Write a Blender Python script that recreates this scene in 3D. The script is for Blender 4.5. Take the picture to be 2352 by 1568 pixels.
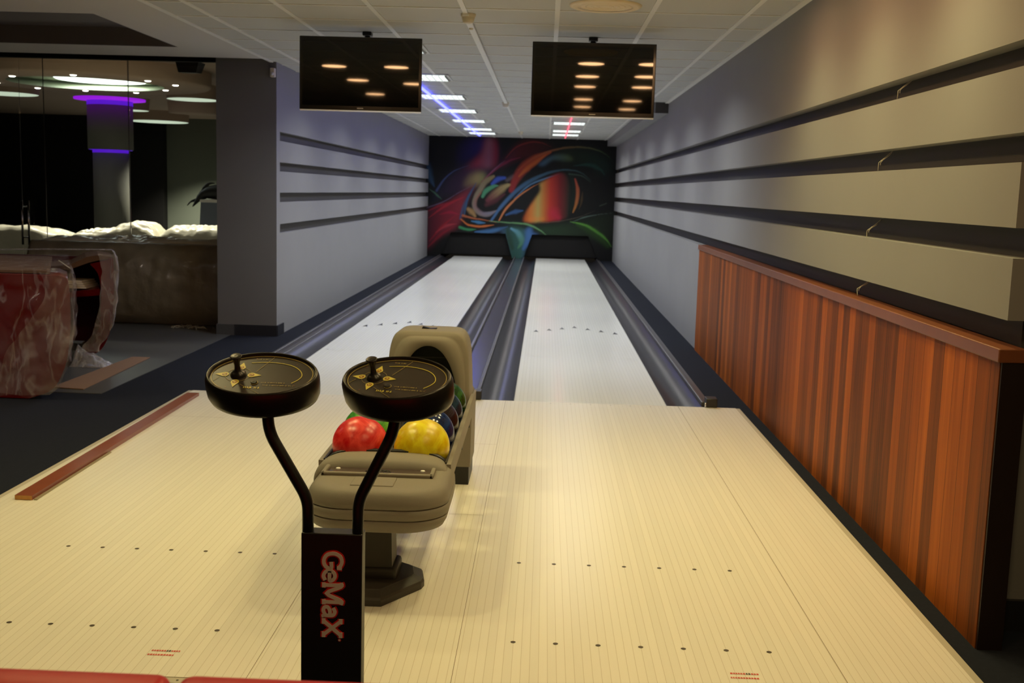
import bpy, bmesh, math, random
import numpy as np
from mathutils import Vector, Matrix, noise
for o in list(bpy.data.objects): bpy.data.objects.remove(o)
S = bpy.context.scene
COL = S.collection
PI = math.pi
rnd = random.Random(7)

# ---------------------------------------------------------------- camera
yaw, pitch, roll = 0.0271, 0.1359, -0.0283
F_PX = 2527.4
cam = bpy.data.cameras.new('camera'); camo = bpy.data.objects.new('camera', cam); COL.objects.link(camo)
fw = Vector((-math.sin(yaw)*math.cos(pitch), math.cos(yaw)*math.cos(pitch), -math.sin(pitch)))
rt = Vector((math.cos(yaw), math.sin(yaw), 0)); dn = fw.cross(rt)
r2 = math.cos(roll)*rt + math.sin(roll)*dn; d2 = -math.sin(roll)*rt + math.cos(roll)*dn
camo.matrix_world = Matrix(((r2.x, -d2.x, -fw.x, -0.3494), (r2.y, -d2.y, -fw.y, -7.5555), (r2.z, -d2.z, -fw.z, 1.4394), (0, 0, 0, 1)))
cam.sensor_width = 36; cam.lens = F_PX/2352*36; cam.clip_start = .05; cam.clip_end = 100
cam.dof.use_dof = True; cam.dof.focus_distance = 3.3; cam.dof.aperture_fstop = 8.0
S.camera = camo
# ---------------------------------------------------------------- view, world
S.view_settings.view_transform = 'Standard'; S.view_settings.look = 'None'
S.view_settings.gamma = 1; S.view_settings.use_curve_mapping = False
S.view_settings.exposure = 0.0
W = bpy.data.worlds.new('world'); S.world = W; W.use_nodes = True
W.node_tree.nodes['Background'].inputs[0].default_value = (.9, .75, .6, 1)
W.node_tree.nodes['Background'].inputs[1].default_value = 0.008
# ---------------------------------------------------------------- room lamps
CZ = 2.575
def light(name, typ, loc, col, power, rot=(0, 0, 0), **kw):
    l = bpy.data.lights.new(name, typ); l.color = col; l.energy = power
    for k, v in kw.items(): setattr(l, k, v)
    o = bpy.data.objects.new(name, l); COL.objects.link(o); o.location = loc; o.rotation_euler = rot
    return o
WARM = (.84, .90, .40)
DOWN = [(-2.41, -2.14), (-1.81, -2.11), (-2.41, -3.47), (-2.49, -5.2), (-1.84, -3.75),
        (0.01, -1.42), (0.016, -2.5), (0.03, -3.55), (.067, -5.18), (.09, -6.36),
        (.54, -1.37), (.585, -2.4), (.64, -3.48), (.667, -5.25), (.7, -6.6)]
for x, y in DOWN:
    light('downlight_beam', 'SPOT', (x, y, CZ-.03), WARM, (12 if y < -5 else 30 if x > .5 else 32 if x < -1 else 20), spot_size=math.radians(140), spot_blend=.9, shadow_soft_size=.07)
COOL = (.95, 1.0, .98)
FLUO = [(-1.66, y) for y in (1.62, 3.95, 6.28, 8.63, 10.9, 13.3, 14.75)] + [(-.01, y) for y in (1.62, 3.95, 6.28, 8.63, 10.87, 13.2, 14.55)]  # nearest light of each row is added, hidden by a screen, to brighten the lane start
for x, y in FLUO:
    light('lane_panel_light', 'AREA', (x, y, CZ-.035), COOL, 20, shape='SQUARE', size=.5, spread=math.radians(150))
# glazed room behind the partition
for x, y, p in [(-5.0, 5.2, 260), (-4.15, 5.1, 200), (-6.3, 5.4, 180), (-7.2, 7.4, 420), (-8.3, 17.7, 1400), (-6.6, 12.0, 600), (-9.5, 12.5, 500)]:
    light('lounge_spot_light', 'SPOT', (x, y, 2.66), (1, .95, .8), p, spot_size=math.radians(110), spot_blend=.8, shadow_soft_size=.05)

for x, y in ((-4.7, -1.3), (-5.6, -.9)):  # added fill spots out of view, without fixtures, to brighten the wrapped counters
    light('side_fill_light', 'SPOT', (x, y, 2.54), (1, .88, .74), 45, spot_size=math.radians(150), spot_blend=.9, shadow_soft_size=.06)

# ---------------------------------------------------------------- materials
def lin(r, g, b):
    f = lambda c: (c/255/12.92) if c/255 <= .04045 else ((c/255+.055)/1.055)**2.4
    return (f(r), f(g), f(b), 1)
def mat(name, col, rough=.5, metal=0, spec=.5, emit=None, es=0, coat=0, ior=1.5, noise_amt=0, nscale=20, bump=0, bscale=200, trans=0):
    m = bpy.data.materials.new(name); m.use_nodes = True; nt = m.node_tree; b = nt.nodes['Principled BSDF']
    b.inputs['Base Color'].default_value = col if len(col) == 4 else (*col, 1)
    b.inputs['Roughness'].default_value = rough; b.inputs['Metallic'].default_value = metal
    b.inputs['Specular IOR Level'].default_value = spec; b.inputs['IOR'].default_value = ior
    b.inputs['Coat Weight'].default_value = coat; b.inputs['Transmission Weight'].default_value = trans
    if emit: b.inputs['Emission Color'].default_value = (*emit[:3], 1); b.inputs['Emission Strength'].default_value = es
    tc = nt.nodes.new('ShaderNodeTexCoord')
    n = nt.nodes.new('ShaderNodeTexNoise'); n.inputs['Scale'].default_value = nscale; n.inputs['Detail'].default_value = 4
    nt.links.new(tc.outputs['Object'], n.inputs['Vector'])
    if noise_amt:
        h = nt.nodes.new('ShaderNodeMixRGB'); h.blend_type = 'MULTIPLY'; h.inputs[0].default_value = 1
        mr = nt.nodes.new('ShaderNodeMapRange'); mr.inputs['To Min'].default_value = 1-noise_amt; mr.inputs['To Max'].default_value = 1+noise_amt
        nt.links.new(n.outputs['Fac'], mr.inputs['Value']); nt.links.new(mr.outputs[0], h.inputs[2])
        h.inputs[1].default_value = col if len(col) == 4 else (*col, 1); nt.links.new(h.outputs[0], b.inputs['Base Color'])
    if bump:
        n2 = nt.nodes.new('ShaderNodeTexNoise'); n2.inputs['Scale'].default_value = bscale; n2.inputs['Detail'].default_value = 3
        nt.links.new(tc.outputs['Object'], n2.inputs['Vector'])
        bp = nt.nodes.new('ShaderNodeBump'); bp.inputs['Strength'].default_value = bump; bp.inputs['Distance'].default_value = .01
        nt.links.new(n2.outputs['Fac'], bp.inputs['Height']); nt.links.new(bp.outputs[0], b.inputs['Normal'])
    return m
def mathn(nt, op, a, b=None, c=None):
    n = nt.nodes.new('ShaderNodeMath'); n.operation = op
    for i, v in enumerate((a, b, c)):
        if v is None: continue
        if isinstance(v, (int, float)): n.inputs[i].default_value = v
        else: nt.links.new(v, n.inputs[i])
    return n.outputs[0]
def boards(name, col, line, pitch=.02735, rough=.28, lw=.07, tone=.05):
    """laminate boards running along Y, thin seams between them"""
    m = mat(name, col, rough); nt = m.node_tree; b = nt.nodes['Principled BSDF']
    tc = nt.nodes.new('ShaderNodeTexCoord'); sp = nt.nodes.new('ShaderNodeSeparateXYZ'); nt.links.new(tc.outputs['Object'], sp.inputs[0])
    u = mathn(nt, 'DIVIDE', sp.outputs['X'], pitch); fr = mathn(nt, 'FRACT', u); cell = mathn(nt, 'FLOOR', u)
    seam = mathn(nt, 'LESS_THAN', fr, lw)
    wn = nt.nodes.new('ShaderNodeTexWhiteNoise'); wn.noise_dimensions = '1D'; nt.links.new(cell, wn.inputs['W'])
    mp = nt.nodes.new('ShaderNodeMapping'); mp.inputs['Scale'].default_value = (90, 2.5, 1); nt.links.new(tc.outputs['Object'], mp.inputs[0])
    ns = nt.nodes.new('ShaderNodeTexNoise'); ns.inputs['Scale'].default_value = 1; ns.inputs['Detail'].default_value = 3; nt.links.new(mp.outputs[0], ns.inputs['Vector'])
    t = mathn(nt, 'ADD', mathn(nt, 'MULTIPLY', wn.outputs['Value'], tone), mathn(nt, 'MULTIPLY', ns.outputs['Fac'], tone*.8))
    t = mathn(nt, 'SUBTRACT', 1+tone*.6, t)
    mx = nt.nodes.new('ShaderNodeMixRGB'); mx.inputs[1].default_value = col; mx.inputs[2].default_value = line; nt.links.new(mathn(nt, 'MULTIPLY', seam, .38), mx.inputs[0])
    vm = nt.nodes.new('ShaderNodeVectorMath'); vm.operation = 'SCALE'; nt.links.new(mx.outputs[0], vm.inputs[0]); nt.links.new(t, vm.inputs['Scale'])
    nt.links.new(vm.outputs[0], b.inputs['Base Color'])
    return m
def planks(name):
    m = mat(name, (.3, .1, .03), .55, spec=.12); nt = m.node_tree; b = nt.nodes['Principled BSDF']
    tc = nt.nodes.new('ShaderNodeTexCoord'); sp = nt.nodes.new('ShaderNodeSeparateXYZ'); nt.links.new(tc.outputs['Object'], sp.inputs[0])
    u = mathn(nt, 'DIVIDE', sp.outputs['Y'], .105); wobble = mathn(nt, 'MULTIPLY', mathn(nt, 'SINE', mathn(nt, 'MULTIPLY', mathn(nt, 'FLOOR', u), 2.3)), .0)
    fr = mathn(nt, 'FRACT', u); cell = mathn(nt, 'FLOOR', u)
    wn = nt.nodes.new('ShaderNodeTexWhiteNoise'); wn.noise_dimensions = '1D'; nt.links.new(cell, wn.inputs['W'])
    mp = nt.nodes.new('ShaderNodeMapping'); mp.inputs['Scale'].default_value = (1, 17, .7); nt.links.new(tc.outputs['Object'], mp.inputs[0])
    ns = nt.nodes.new('ShaderNodeTexNoise'); ns.inputs['Scale'].default_value = 1.4; ns.inputs['Detail'].default_value = 6; ns.inputs['Distortion'].default_value = .6
    nt.links.new(mp.outputs[0], ns.inputs['Vector'])
    mp2 = nt.nodes.new('ShaderNodeMapping'); mp2.inputs['Scale'].default_value = (1, 170, 4); nt.links.new(tc.outputs['Object'], mp2.inputs[0])
    n3 = nt.nodes.new('ShaderNodeTexNoise'); n3.inputs['Scale'].default_value = 1; nt.links.new(mp2.outputs[0], n3.inputs['Vector'])
    k = mathn(nt, 'ADD', mathn(nt, 'MULTIPLY', wn.outputs['Value'], .55), mathn(nt, 'MULTIPLY', ns.outputs['Fac'], .6))
    k = mathn(nt, 'ADD', k, mathn(nt, 'MULTIPLY', n3.outputs['Fac'], .25)); k = mathn(nt, 'SUBTRACT', k, .17)
    cr = nt.nodes.new('ShaderNodeValToRGB'); e = cr.color_ramp.elements
    e[0].position = .18; e[0].color = lin(84, 45, 20); e[1].position = .95; e[1].color = lin(190, 104, 34)
    a = e.new(.4); a.color = lin(124, 66, 24); a = e.new(.68); a.color = lin(154, 80, 24)
    nt.links.new(k, cr.inputs[0])
    seam = mathn(nt, 'LESS_THAN', fr, .035)
    mx = nt.nodes.new('ShaderNodeMixRGB'); mx.inputs[2].default_value = lin(50, 22, 12); nt.links.new(mathn(nt, 'MULTIPLY', seam, .8), mx.inputs[0]); nt.links.new(cr.outputs[0], mx.inputs[1])
    nt.links.new(mx.outputs[0], b.inputs['Base Color'])
    return m
def film(name, tint=(.8, .8, .8), alpha=.35, scale=6, rough=.18):
    """crumpled clear polythene: mostly see-through, milky along the folds, glossy"""
    m = bpy.data.materials.new(name); m.use_nodes = True; nt = m.node_tree; nt.nodes.clear()
    out = nt.nodes.new('ShaderNodeOutputMaterial'); tr = nt.nodes.new('ShaderNodeBsdfTransparent'); b = nt.nodes.new('ShaderNodeBsdfPrincipled')
    b.inputs['Base Color'].default_value = (*tint, 1); b.inputs['Roughness'].default_value = rough; b.inputs['Specular IOR Level'].default_value = .9
    tc = nt.nodes.new('ShaderNodeTexCoord')
    mp = nt.nodes.new('ShaderNodeMapping'); mp.inputs['Rotation'].default_value = (.3, .9, .4); mp.inputs['Scale'].default_value = (1, 1, .35); nt.links.new(tc.outputs['Object'], mp.inputs[0])
    n = nt.nodes.new('ShaderNodeTexNoise'); n.inputs['Scale'].default_value = scale; n.inputs['Detail'].default_value = 3; n.inputs['Distortion'].default_value = .6
    nt.links.new(mp.outputs[0], n.inputs['Vector'])
    v = mathn(nt, 'ABSOLUTE', mathn(nt, 'SUBTRACT', n.outputs['Fac'], .5)); v = mathn(nt, 'SUBTRACT', 1, mathn(nt, 'MULTIPLY', v, 22)); v = mathn(nt, 'MAXIMUM', v, 0)
    n2 = nt.nodes.new('ShaderNodeTexNoise'); n2.inputs['Scale'].default_value = scale*.6; nt.links.new(tc.outputs['Object'], n2.inputs['Vector'])
    fac = mathn(nt, 'ADD', mathn(nt, 'MULTIPLY', v, .22), mathn(nt, 'MULTIPLY', mathn(nt, 'MAXIMUM', mathn(nt, 'SUBTRACT', n2.outputs['Fac'], .5), 0), 2.5*alpha))
    fac = mathn(nt, 'MINIMUM', mathn(nt, 'ADD', fac, alpha*.45), 1)
    bp = nt.nodes.new('ShaderNodeBump'); bp.inputs['Strength'].default_value = .8; bp.inputs['Distance'].default_value = .05; nt.links.new(n.outputs['Fac'], bp.inputs['Height']); nt.links.new(bp.outputs[0], b.inputs['Normal'])
    mx = nt.nodes.new('ShaderNodeMixShader'); nt.links.new(fac, mx.inputs[0]); nt.links.new(tr.outputs[0], mx.inputs[1]); nt.links.new(b.outputs[0], mx.inputs[2]); nt.links.new(mx.outputs[0], out.inputs[0])
    return m
def swirl(name, c1, c2, scale=5, rough=.30):
    m = mat(name, c1, rough); nt = m.node_tree; b = nt.nodes['Principled BSDF']
    tc = nt.nodes.new('ShaderNodeTexCoord'); n = nt.nodes.new('ShaderNodeTexNoise'); n.inputs['Scale'].default_value = scale*2.2; n.inputs['Detail'].default_value = 4; n.inputs['Distortion'].default_value = 2.2
    nt.links.new(tc.outputs['Object'], n.inputs['Vector'])
    cr = nt.nodes.new('ShaderNodeValToRGB'); cr.color_ramp.elements[0].position = .35; cr.color_ramp.elements[0].color = c1; cr.color_ramp.elements[1].position = .72; cr.color_ramp.elements[1].color = c2
    nt.links.new(n.outputs['Fac'], cr.inputs[0]); nt.links.new(cr.outputs[0], b.inputs['Base Color'])
    return m
M = dict(
    approach=boards('approach_laminate', (.84, .78, .68, 1), lin(165, 140, 100), rough=.3),
    lane=boards('lane_laminate', (.88, .86, .80, 1), lin(170, 165, 150), rough=.15, tone=.03),
    edge=mat('edge_trim', (.52, .46, .36, 1), .4),
    mark=mat('brown_mark', lin(70, 55, 35), .5), joint=mat('panel_joint', lin(120, 95, 60), .5), redmark=mat('red_mark', lin(200, 70, 50), .5),
    faint=mat('faint_mark', lin(165, 160, 150), .4), greymark=mat('grey_mark', lin(44, 44, 50), .4),
    carpet=mat('navy_carpet', lin(34, 36, 44), .95, spec=.1, noise_amt=.25, nscale=60, bump=.3, bscale=400),
    gutter=mat('gutter_plastic', lin(40, 38, 43), .32, spec=.45, bump=.04, bscale=30), cap=mat('divider_cap', lin(75, 72, 74), .3),
    channel=mat('channel_plastic', lin(56, 54, 66), .2, spec=.8), block=mat('end_block', lin(38, 34, 30), .4), chrome=mat('chrome', (.7, .7, .72, 1), .2, 1),
    paint=mat('grey_wall_paint', (.258, .254, .254, 1), .7, spec=.25, noise_amt=.04, nscale=3), groove=mat('groove_paint', (.062, .058, .055, 1), .6, spec=.3),
    dark=mat('shaded_grey_paint', (.165, .16, .155, 1), .7, spec=.25, noise_amt=.05, nscale=3),  # same grey as the walls, darkened in the colour for the unlit pillar face
    tile=mat('ceiling_tile', (.52, .52, .50, 1), .85, spec=.15, noise_amt=.03, nscale=80), tbar=mat('white_t_bar', (.74, .73, .69, 1), .5),
    plaster=mat('grey_plaster', (.58, .55, .52, 1), .8, spec=.2), black=mat('black_void', (.012, .011, .01, 1), .7, spec=.2),
    coffer=mat('coffer_paint', (.14, .12, .12, 1), .7),
    skirt=mat('black_skirting_tile', (.02, .02, .024, 1), .35), skirt2=mat('grey_skirting_tile', (.07, .07, .07, 1), .4),
    tilefl=mat('grey_floor_tile', (.09, .09, .088, 1), .35, noise_amt=.15, nscale=4),
    wood=planks('striped_teak_planks'), rail=mat('teak_rail', lin(122, 70, 42), .4, noise_amt=.25, nscale=9), woodend=mat('dark_wood_end', lin(30, 16, 12), .5),
    batten=mat('reddish_batten', lin(135, 72, 48), .3, noise_amt=.15, nscale=12), endgrain=mat('batten_end_grain', lin(190, 135, 70), .6, noise_amt=.2, nscale=60),
    shell=mat('textured_taupe_plastic', (.235, .202, .158, 1), .55, noise_amt=.08, nscale=400, bump=.35, bscale=900), shelldark=mat('taupe_groove', (.10, .085, .065, 1), .6),
    rubber=mat('black_rubber', (.012, .011, .01, 1), .45), blackp=mat('black_plastic', (.014, .012, .010, 1), .32, spec=.5), powder=mat('black_powder_coat', (.008, .0078, .0072, 1), .42, bump=.1, bscale=900),
    foot=mat('dark_foot_casting', (.045, .038, .030, 1), .55), plate=mat('smoked_plate', (.05, .03, .028, 1), .12, spec=.8),
    face=mat('console_face', (.040, .031, .027, 1), .36, spec=.35), yellow=mat('yellow_print', lin(228, 214, 92), .4), pale=mat('pale_gold_print', lin(186, 168, 96), .4), orange=mat('orange_print', lin(150, 70, 12), .4),
    silver=mat('silver_letter', lin(245, 236, 225), .5), redl=mat('red_letter_outline', lin(225, 36, 24), .5),
    screen=mat('tv_screen', (.003, .003, .003, 1), .03, spec=.5), bezel=mat('tv_bezel', (.006, .006, .006, 1), .15), tvedge=mat('tv_light_edge', (.9, .88, .85, 1), .25, coat=.5),
    led_blue=mat('blue_led', (.1, .1, .3, 1), emit=(.04, .045, 1.0), es=14.0), led_red=mat('red_led', (.3, .05, .05, 1), emit=(1, .10, .16), es=2.2),
    tube=mat('fluorescent_tube', (.8, .8, .8, 1), emit=(.9, 1, .96), es=.95), louver=mat('metal_louver', (.55, .55, .54, 1), .3, 1), fixture=mat('white_fixture', (.6, .6, .58, 1), .4),
    dlamp=mat('downlight_glow', (.8, .6, .4, 1), emit=(1, .55, .25), es=35), spotglow=mat('spot_glow', (.9, .9, .9, 1), emit=(1, .97, .9), es=9),
    lampdisc=mat('lamp_disc_glow', (.8, .85, .7, 1), emit=(.86, 1, .80), es=.75), coveglow=mat('cove_lamp_glow', (.9, .9, .9, 1), emit=(.92, 1, .95), es=3.0),
    vent=mat('cream_vent', (.78, .64, .42, 1), .5), det=mat('cream_detector', (.62, .55, .42, 1), .5),
    brownc=mat('brown_lounge_ceiling', (.42, .31, .23, 1), .8), ringp=mat('brown_ring_paint', (.55, .40, .29, 1), .8), cream=mat('cove_cream', (.62, .66, .52, 1), .8),
    lback=mat('green_grey_lounge_wall', (.13, .14, .105, 1), .8), colp=mat('grey_column', (.22, .21, .17, 1), .7), violet=mat('violet_led', (.2, .05, .4, 1), emit=(.075, .008, .52), es=1.2),
    magenta=mat('magenta_led', (.3, .05, .4, 1), emit=(.40, .012, .95), es=1.0),
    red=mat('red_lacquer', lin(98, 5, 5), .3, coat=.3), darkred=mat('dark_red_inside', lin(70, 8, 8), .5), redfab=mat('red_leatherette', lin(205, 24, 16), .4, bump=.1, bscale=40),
    film=film('clear_film', (.55, .50, .54), .11, 7, .1), film3=film('drape_film', (.60, .56, .58), .20, 6, .1), film2=film('milky_film', (.66, .64, .68), .6, 9),
    brownfilm=mat('brown_wrapping_film', (.24, .20, .135, 1), .3, noise_amt=.35, nscale=5, bump=.9, bscale=9, coat=.3),
    sheet=mat('white_polythene', (.72, .66, .52, 1), .3, noise_amt=.15, nscale=7, bump=.8, bscale=14, coat=.3), card=mat('cardboard', lin(140, 108, 84), .8, noise_amt=.08, nscale=20), cardtop=mat('brown_card', lin(96, 68, 45), .7, noise_amt=.2, nscale=10),
    paper=mat('white_paper', (.85, .82, .75, 1), .7), bluebox=mat('pale_blue_paint', (.16, .19, .25, 1), .6), baglack=mat('black_cover', (.008, .008, .008, 1), .5), grey=mat('grey_strip', lin(150, 135, 105), .35), clear=mat('wire_white', (.55, .5, .4, 1), .4),
    ballred=swirl('red_ball_resin', lin(200, 8, 14), lin(245, 84, 74)), ballyel=swirl('yellow_ball_resin', lin(214, 178, 0), lin(240, 228, 40)), ballgreen=swirl('green_ball_resin', lin(20, 120, 24), lin(130, 200, 70)),
    ballblue=swirl('navy_ball_resin', lin(8, 20, 60), lin(20, 50, 110), rough=.12), ballplum=swirl('plum_ball_resin', lin(18, 10, 14), lin(50, 28, 38), rough=.12), balldk=swirl('dark_blue_ball_resin', lin(8, 18, 36), lin(26, 52, 74), rough=.12), ballforest=swirl('forest_ball_resin', lin(14, 44, 16), lin(54, 96, 40), rough=.12),
)
gm = bpy.data.materials.new('clear_glass'); gm.use_nodes = True; nt = gm.node_tree; nt.nodes.clear()
_o = nt.nodes.new('ShaderNodeOutputMaterial'); _t = nt.nodes.new('ShaderNodeBsdfTransparent'); _t.inputs[0].default_value = (.86, .88, .86, 1); _g = nt.nodes.new('ShaderNodeBsdfGlossy'); _g.inputs['Roughness'].default_value = .02
_f = nt.nodes.new('ShaderNodeFresnel'); _f.inputs[0].default_value = 1.45; _m = nt.nodes.new('ShaderNodeMixShader')
nt.links.new(_f.outputs[0], _m.inputs[0]); nt.links.new(_t.outputs[0], _m.inputs[1]); nt.links.new(_g.outputs[0], _m.inputs[2]); nt.links.new(_m.outputs[0], _o.inputs[0]); M['glass'] = gm

# ---------------------------------------------------------------- mesh builder
class MB:
    def __init__(s): s.bm = bmesh.new(); s.mats = []
    def mi(s, m):
        if m is None: return 0
        if m not in s.mats: s.mats.append(m)
        return s.mats.index(m)
    def faces(s, vs, fs, m=None, smooth=False):
        i = s.mi(m); bv = [s.bm.verts.new(v) for v in vs]
        out = []
        for f in fs:
            try: g = s.bm.faces.new([bv[k] for k in f])
            except ValueError: continue
            g.material_index = i; g.smooth = smooth; out.append(g)
        return bv, out
    def box(s, x0, x1, y0, y1, z0, z1, m=None, bev=0, seg=2):
        vs = [(x, y, z) for x in (x0, x1) for y in (y0, y1) for z in (z0, z1)]
        bv, fs = s.faces(vs, [(0, 1, 3, 2), (4, 6, 7, 5), (0, 4, 5, 1), (2, 3, 7, 6), (0, 2, 6, 4), (1, 5, 7, 3)], m)
        if bev:
            es = list({e for f in fs for e in f.edges})
            r = bmesh.ops.bevel(s.bm, geom=es, offset=bev, segments=seg, profile=.5, affect='EDGES')
            for f in r['faces']: f.material_index = s.mi(m); f.smooth = True
        return s
    def prism(s, pts, a, b, axis='y', m=None, smooth=False):
        """polygon pts (2D) extruded from a to b along axis"""
        def P(p, t): return {'y': (p[0], t, p[1]), 'x': (t, p[0], p[1]), 'z': (p[0], p[1], t)}[axis]
        n = len(pts); vs = [P(p, a) for p in pts]+[P(p, b) for p in pts]
        s.faces(vs, [tuple(range(n))[::-1], tuple(range(n, 2*n))], m)
        s.faces(vs, [(i, (i+1) % n, n+(i+1) % n, n+i) for i in range(n)], m, smooth)
        return s
    def loft(s, rings, m=None, cap=(True, True), smooth=True, closed=True, mats=None):
        n = len(rings[0]); vs = [p for r in rings for p in r]; i0 = s.mi(m)
        bv = [s.bm.verts.new(v) for v in vs]
        for k in range(len(rings)-1):
            mi = s.mi(mats[k]) if mats and mats[k] else i0
            for j in range(n if closed else n-1):
                try: f = s.bm.faces.new([bv[k*n+j], bv[k*n+(j+1) % n], bv[(k+1)*n+(j+1) % n], bv[(k+1)*n+j]])
                except ValueError: continue
                f.material_index = mi; f.smooth = smooth
        if closed:
            for flag, st in ((cap[0], 0), (cap[1], (len(rings)-1)*n)):
                if flag:
                    f = s.bm.faces.new(bv[st:st+n]); f.material_index = s.mi(cap[0] if not isinstance(cap[0], bool) and st == 0 else m); f.smooth = False
        return s
    def tube(s, pts, r, m=None, seg=12, cap=True):
        pts = [Vector([float(c) for c in p]) for p in pts]; rings = []; up = None
        for i, p in enumerate(pts):
            t = (pts[min(i+1, len(pts)-1)]-pts[max(i-1, 0)]).normalized()
            if up is None: up = Vector((0, 0, 1)) if abs(t.z) < .9 else Vector((1, 0, 0))
            a = t.cross(up).normalized(); b = a.cross(t).normalized(); up = b
            rr = float(r[i] if isinstance(r, (list, tuple)) else r)
            rings.append([tuple(p+rr*(math.cos(2*PI*k/seg)*a+math.sin(2*PI*k/seg)*b)) for k in range(seg)])
        return s.loft(rings, m, (cap, cap))
    def lathe(s, prof, c=(0, 0, 0), m=None, seg=32, cap=(True, True), mats=None, sx=1, sy=1):
        rings = [[(c[0]+sx*r*math.cos(2*PI*k/seg), c[1]+sy*r*math.sin(2*PI*k/seg), c[2]+z) for k in range(seg)] for r, z in prof]
        return s.loft(rings, m, cap, mats=mats)
    def disc(s, c, r, m=None, seg=16, ry=None):
        ry = ry or r
        s.faces([(c[0]+r*math.cos(2*PI*k/seg), c[1]+ry*math.sin(2*PI*k/seg), c[2]) for k in range(seg)], [tuple(range(seg))], m); return s
    def rect(s, x0, x1, y0, y1, z, m=None):
        s.faces([(x0, y0, z), (x1, y0, z), (x1, y1, z), (x0, y1, z)], [(0, 1, 2, 3)], m); return s
    def sphere(s, c, r, m=None, u=40, v=24):
        s.lathe([(r*math.sin(PI*i/v)+1e-5, -r*math.cos(PI*i/v)) for i in range(v+1)], c, m, u, (False, False)); return s
    def build(s, name, m=None, parent=None, loc=None, weld=True):
        if weld: bmesh.ops.remove_doubles(s.bm, verts=s.bm.verts, dist=1e-5)
        bmesh.ops.recalc_face_normals(s.bm, faces=s.bm.faces)
        me = bpy.data.meshes.new(name)
        if loc:
            for v in s.bm.verts: v.co -= Vector(loc)
        s.bm.to_mesh(me); s.bm.free()
        for q in (s.mats if s.mats else [m]): me.materials.append(q)
        if s.mats and m and None in s.mats: pass
        o = bpy.data.objects.new(name, me); COL.objects.link(o)
        if loc: o.location = loc
        if parent: o.parent = parent
        return o
def tag(o, label=None, cat=None, group=None, kind=None):
    for k, v in (('label', label), ('category', cat), ('group', group), ('kind', kind)):
        if v: o[k] = v
    return o
def struct(o, label=None): return tag(o, label, kind='structure')
def thing(name, label, cat, loc=(0, 0, 0), group=None, rz=0):
    o = bpy.data.objects.new(name, None); COL.objects.link(o); o.location = loc; o.rotation_euler = (0, 0, rz); o.empty_display_size = .1
    return tag(o, label, cat, group)
def copy_tree(o, parent=None):
    c = o.copy(); COL.objects.link(c); c.parent = parent
    for ch in [x for x in bpy.data.objects if x.parent == o]: copy_tree(ch, c)
    return c
def part(mb, name, parent, m=None):
    """mesh written in world coordinates, parented to an unrotated empty"""
    L = parent.location.copy(); p = parent.parent
    while p: L += p.location; p = p.parent
    for v in mb.bm.verts: v.co -= L
    return mb.build(name, m, parent)
def shear(b, y0, k=.44):
    for v in b.bm.verts:
        if v.co.y > y0: v.co.x -= k*(v.co.y-y0)
    return b
def rrect(x0, x1, y0, y1, r, n=6):
    rs = r if isinstance(r, (list, tuple)) else [r]*4   # corners: x1y1, x0y1, x0y0, x1y0
    P = []
    for (cx, cy, a), q in zip(((x1, y1, 0), (x0, y1, 90), (x0, y0, 180), (x1, y0, 270)), rs):
        sx = -1 if cx == x1 else 1; sy = -1 if cy == y1 else 1
        for i in range(n+1):
            t = math.radians(a+90*i/n); P.append((cx+sx*q+q*math.cos(t), cy+sy*q+q*math.sin(t)))
    return P
def catmull(pts, n=12):
    P = [np.array(p, float) for p in pts]; P = [2*P[0]-P[1]]+P+[2*P[-1]-P[-2]]; out = []
    for i in range(1, len(P)-2):
        for k in range(n):
            t = k/n; out.append(.5*((2*P[i])+(-P[i-1]+P[i+1])*t+(2*P[i-1]-5*P[i]+4*P[i+1]-P[i+2])*t*t+(-P[i-1]+3*P[i]-3*P[i+1]+P[i+2])*t**3))
    out.append(P[-2]); return out

# ================================================================ THE SETTING
FZ = -.02                                  # carpet level, approach and lanes are at z = 0
YB = 16.51                                 # mask wall
XR, XL = 1.13, -2.917
b = MB()
for x0, x1, y0, y1 in ((-15, 3.2, -9.6, -.056), (-15, -2.642, -.056, 20), (.857, 3.2, -.056, 20)): b.box(x0, x1, y0, y1, FZ-.1, FZ, M['carpet'])
struct(b.build('floor', weld=False))
b = MB()   # grey tiled floor left of the carpet border
for (x0, x1, y0, y1) in [(-14, -3.36, -.21, 19.6)]:
    b.box(x0, x1, y0, y1, FZ, FZ+.004, M['tilefl'])
tf = b.build('floor'); struct(tf)
# ceiling
b = MB(); b.box(-2.96, 1.9, -9.5, 16.6, CZ, CZ+.25, M['tile'])
b.box(-3.53, -2.96, -9.5, 2.72, CZ, CZ+.25, M['plaster']); b.box(-14, -3.53, 2.0, 2.72, CZ, CZ+.25, M['plaster'])
b.box(-14, -3.53, -9.5, .22, CZ, CZ+.25, M['plaster']); b.box(-14, -3.53, .22, 2.0, CZ+.15, CZ+.25, M['coffer'])
b.box(-14, -3.53, 1.985, 2.0, CZ, CZ+.15, M['coffer']); b.box(-3.545, -3.53, .22, 2.0, CZ+.002, CZ+.15, M['coffer'])
b.box(-14, -3.0, 2.72, 4.3, 2.80, 2.9, M['black'])
struct(b.build('ceiling', weld=False))
b = MB()
for i in range(-2, 5):
    x = -1.503+.594*i; w = .016
    if i == -2: x = -2.69
    b.box(x-w, x+w, -9.4, YB, CZ-.006, CZ+.001, M['tbar'])
k = 0
for j in range(-15, 29):
    y = -.39+.594*j
    b.box(-2.945, 1.1, y-.010, y+.010, CZ-.005, CZ+.001, M['tbar'])
b.box(-2.975, -2.945, -9.4, 2.94, CZ-.008, CZ+.001, M['tbar'])
struct(b.build('trim_1', weld=False))
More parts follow.
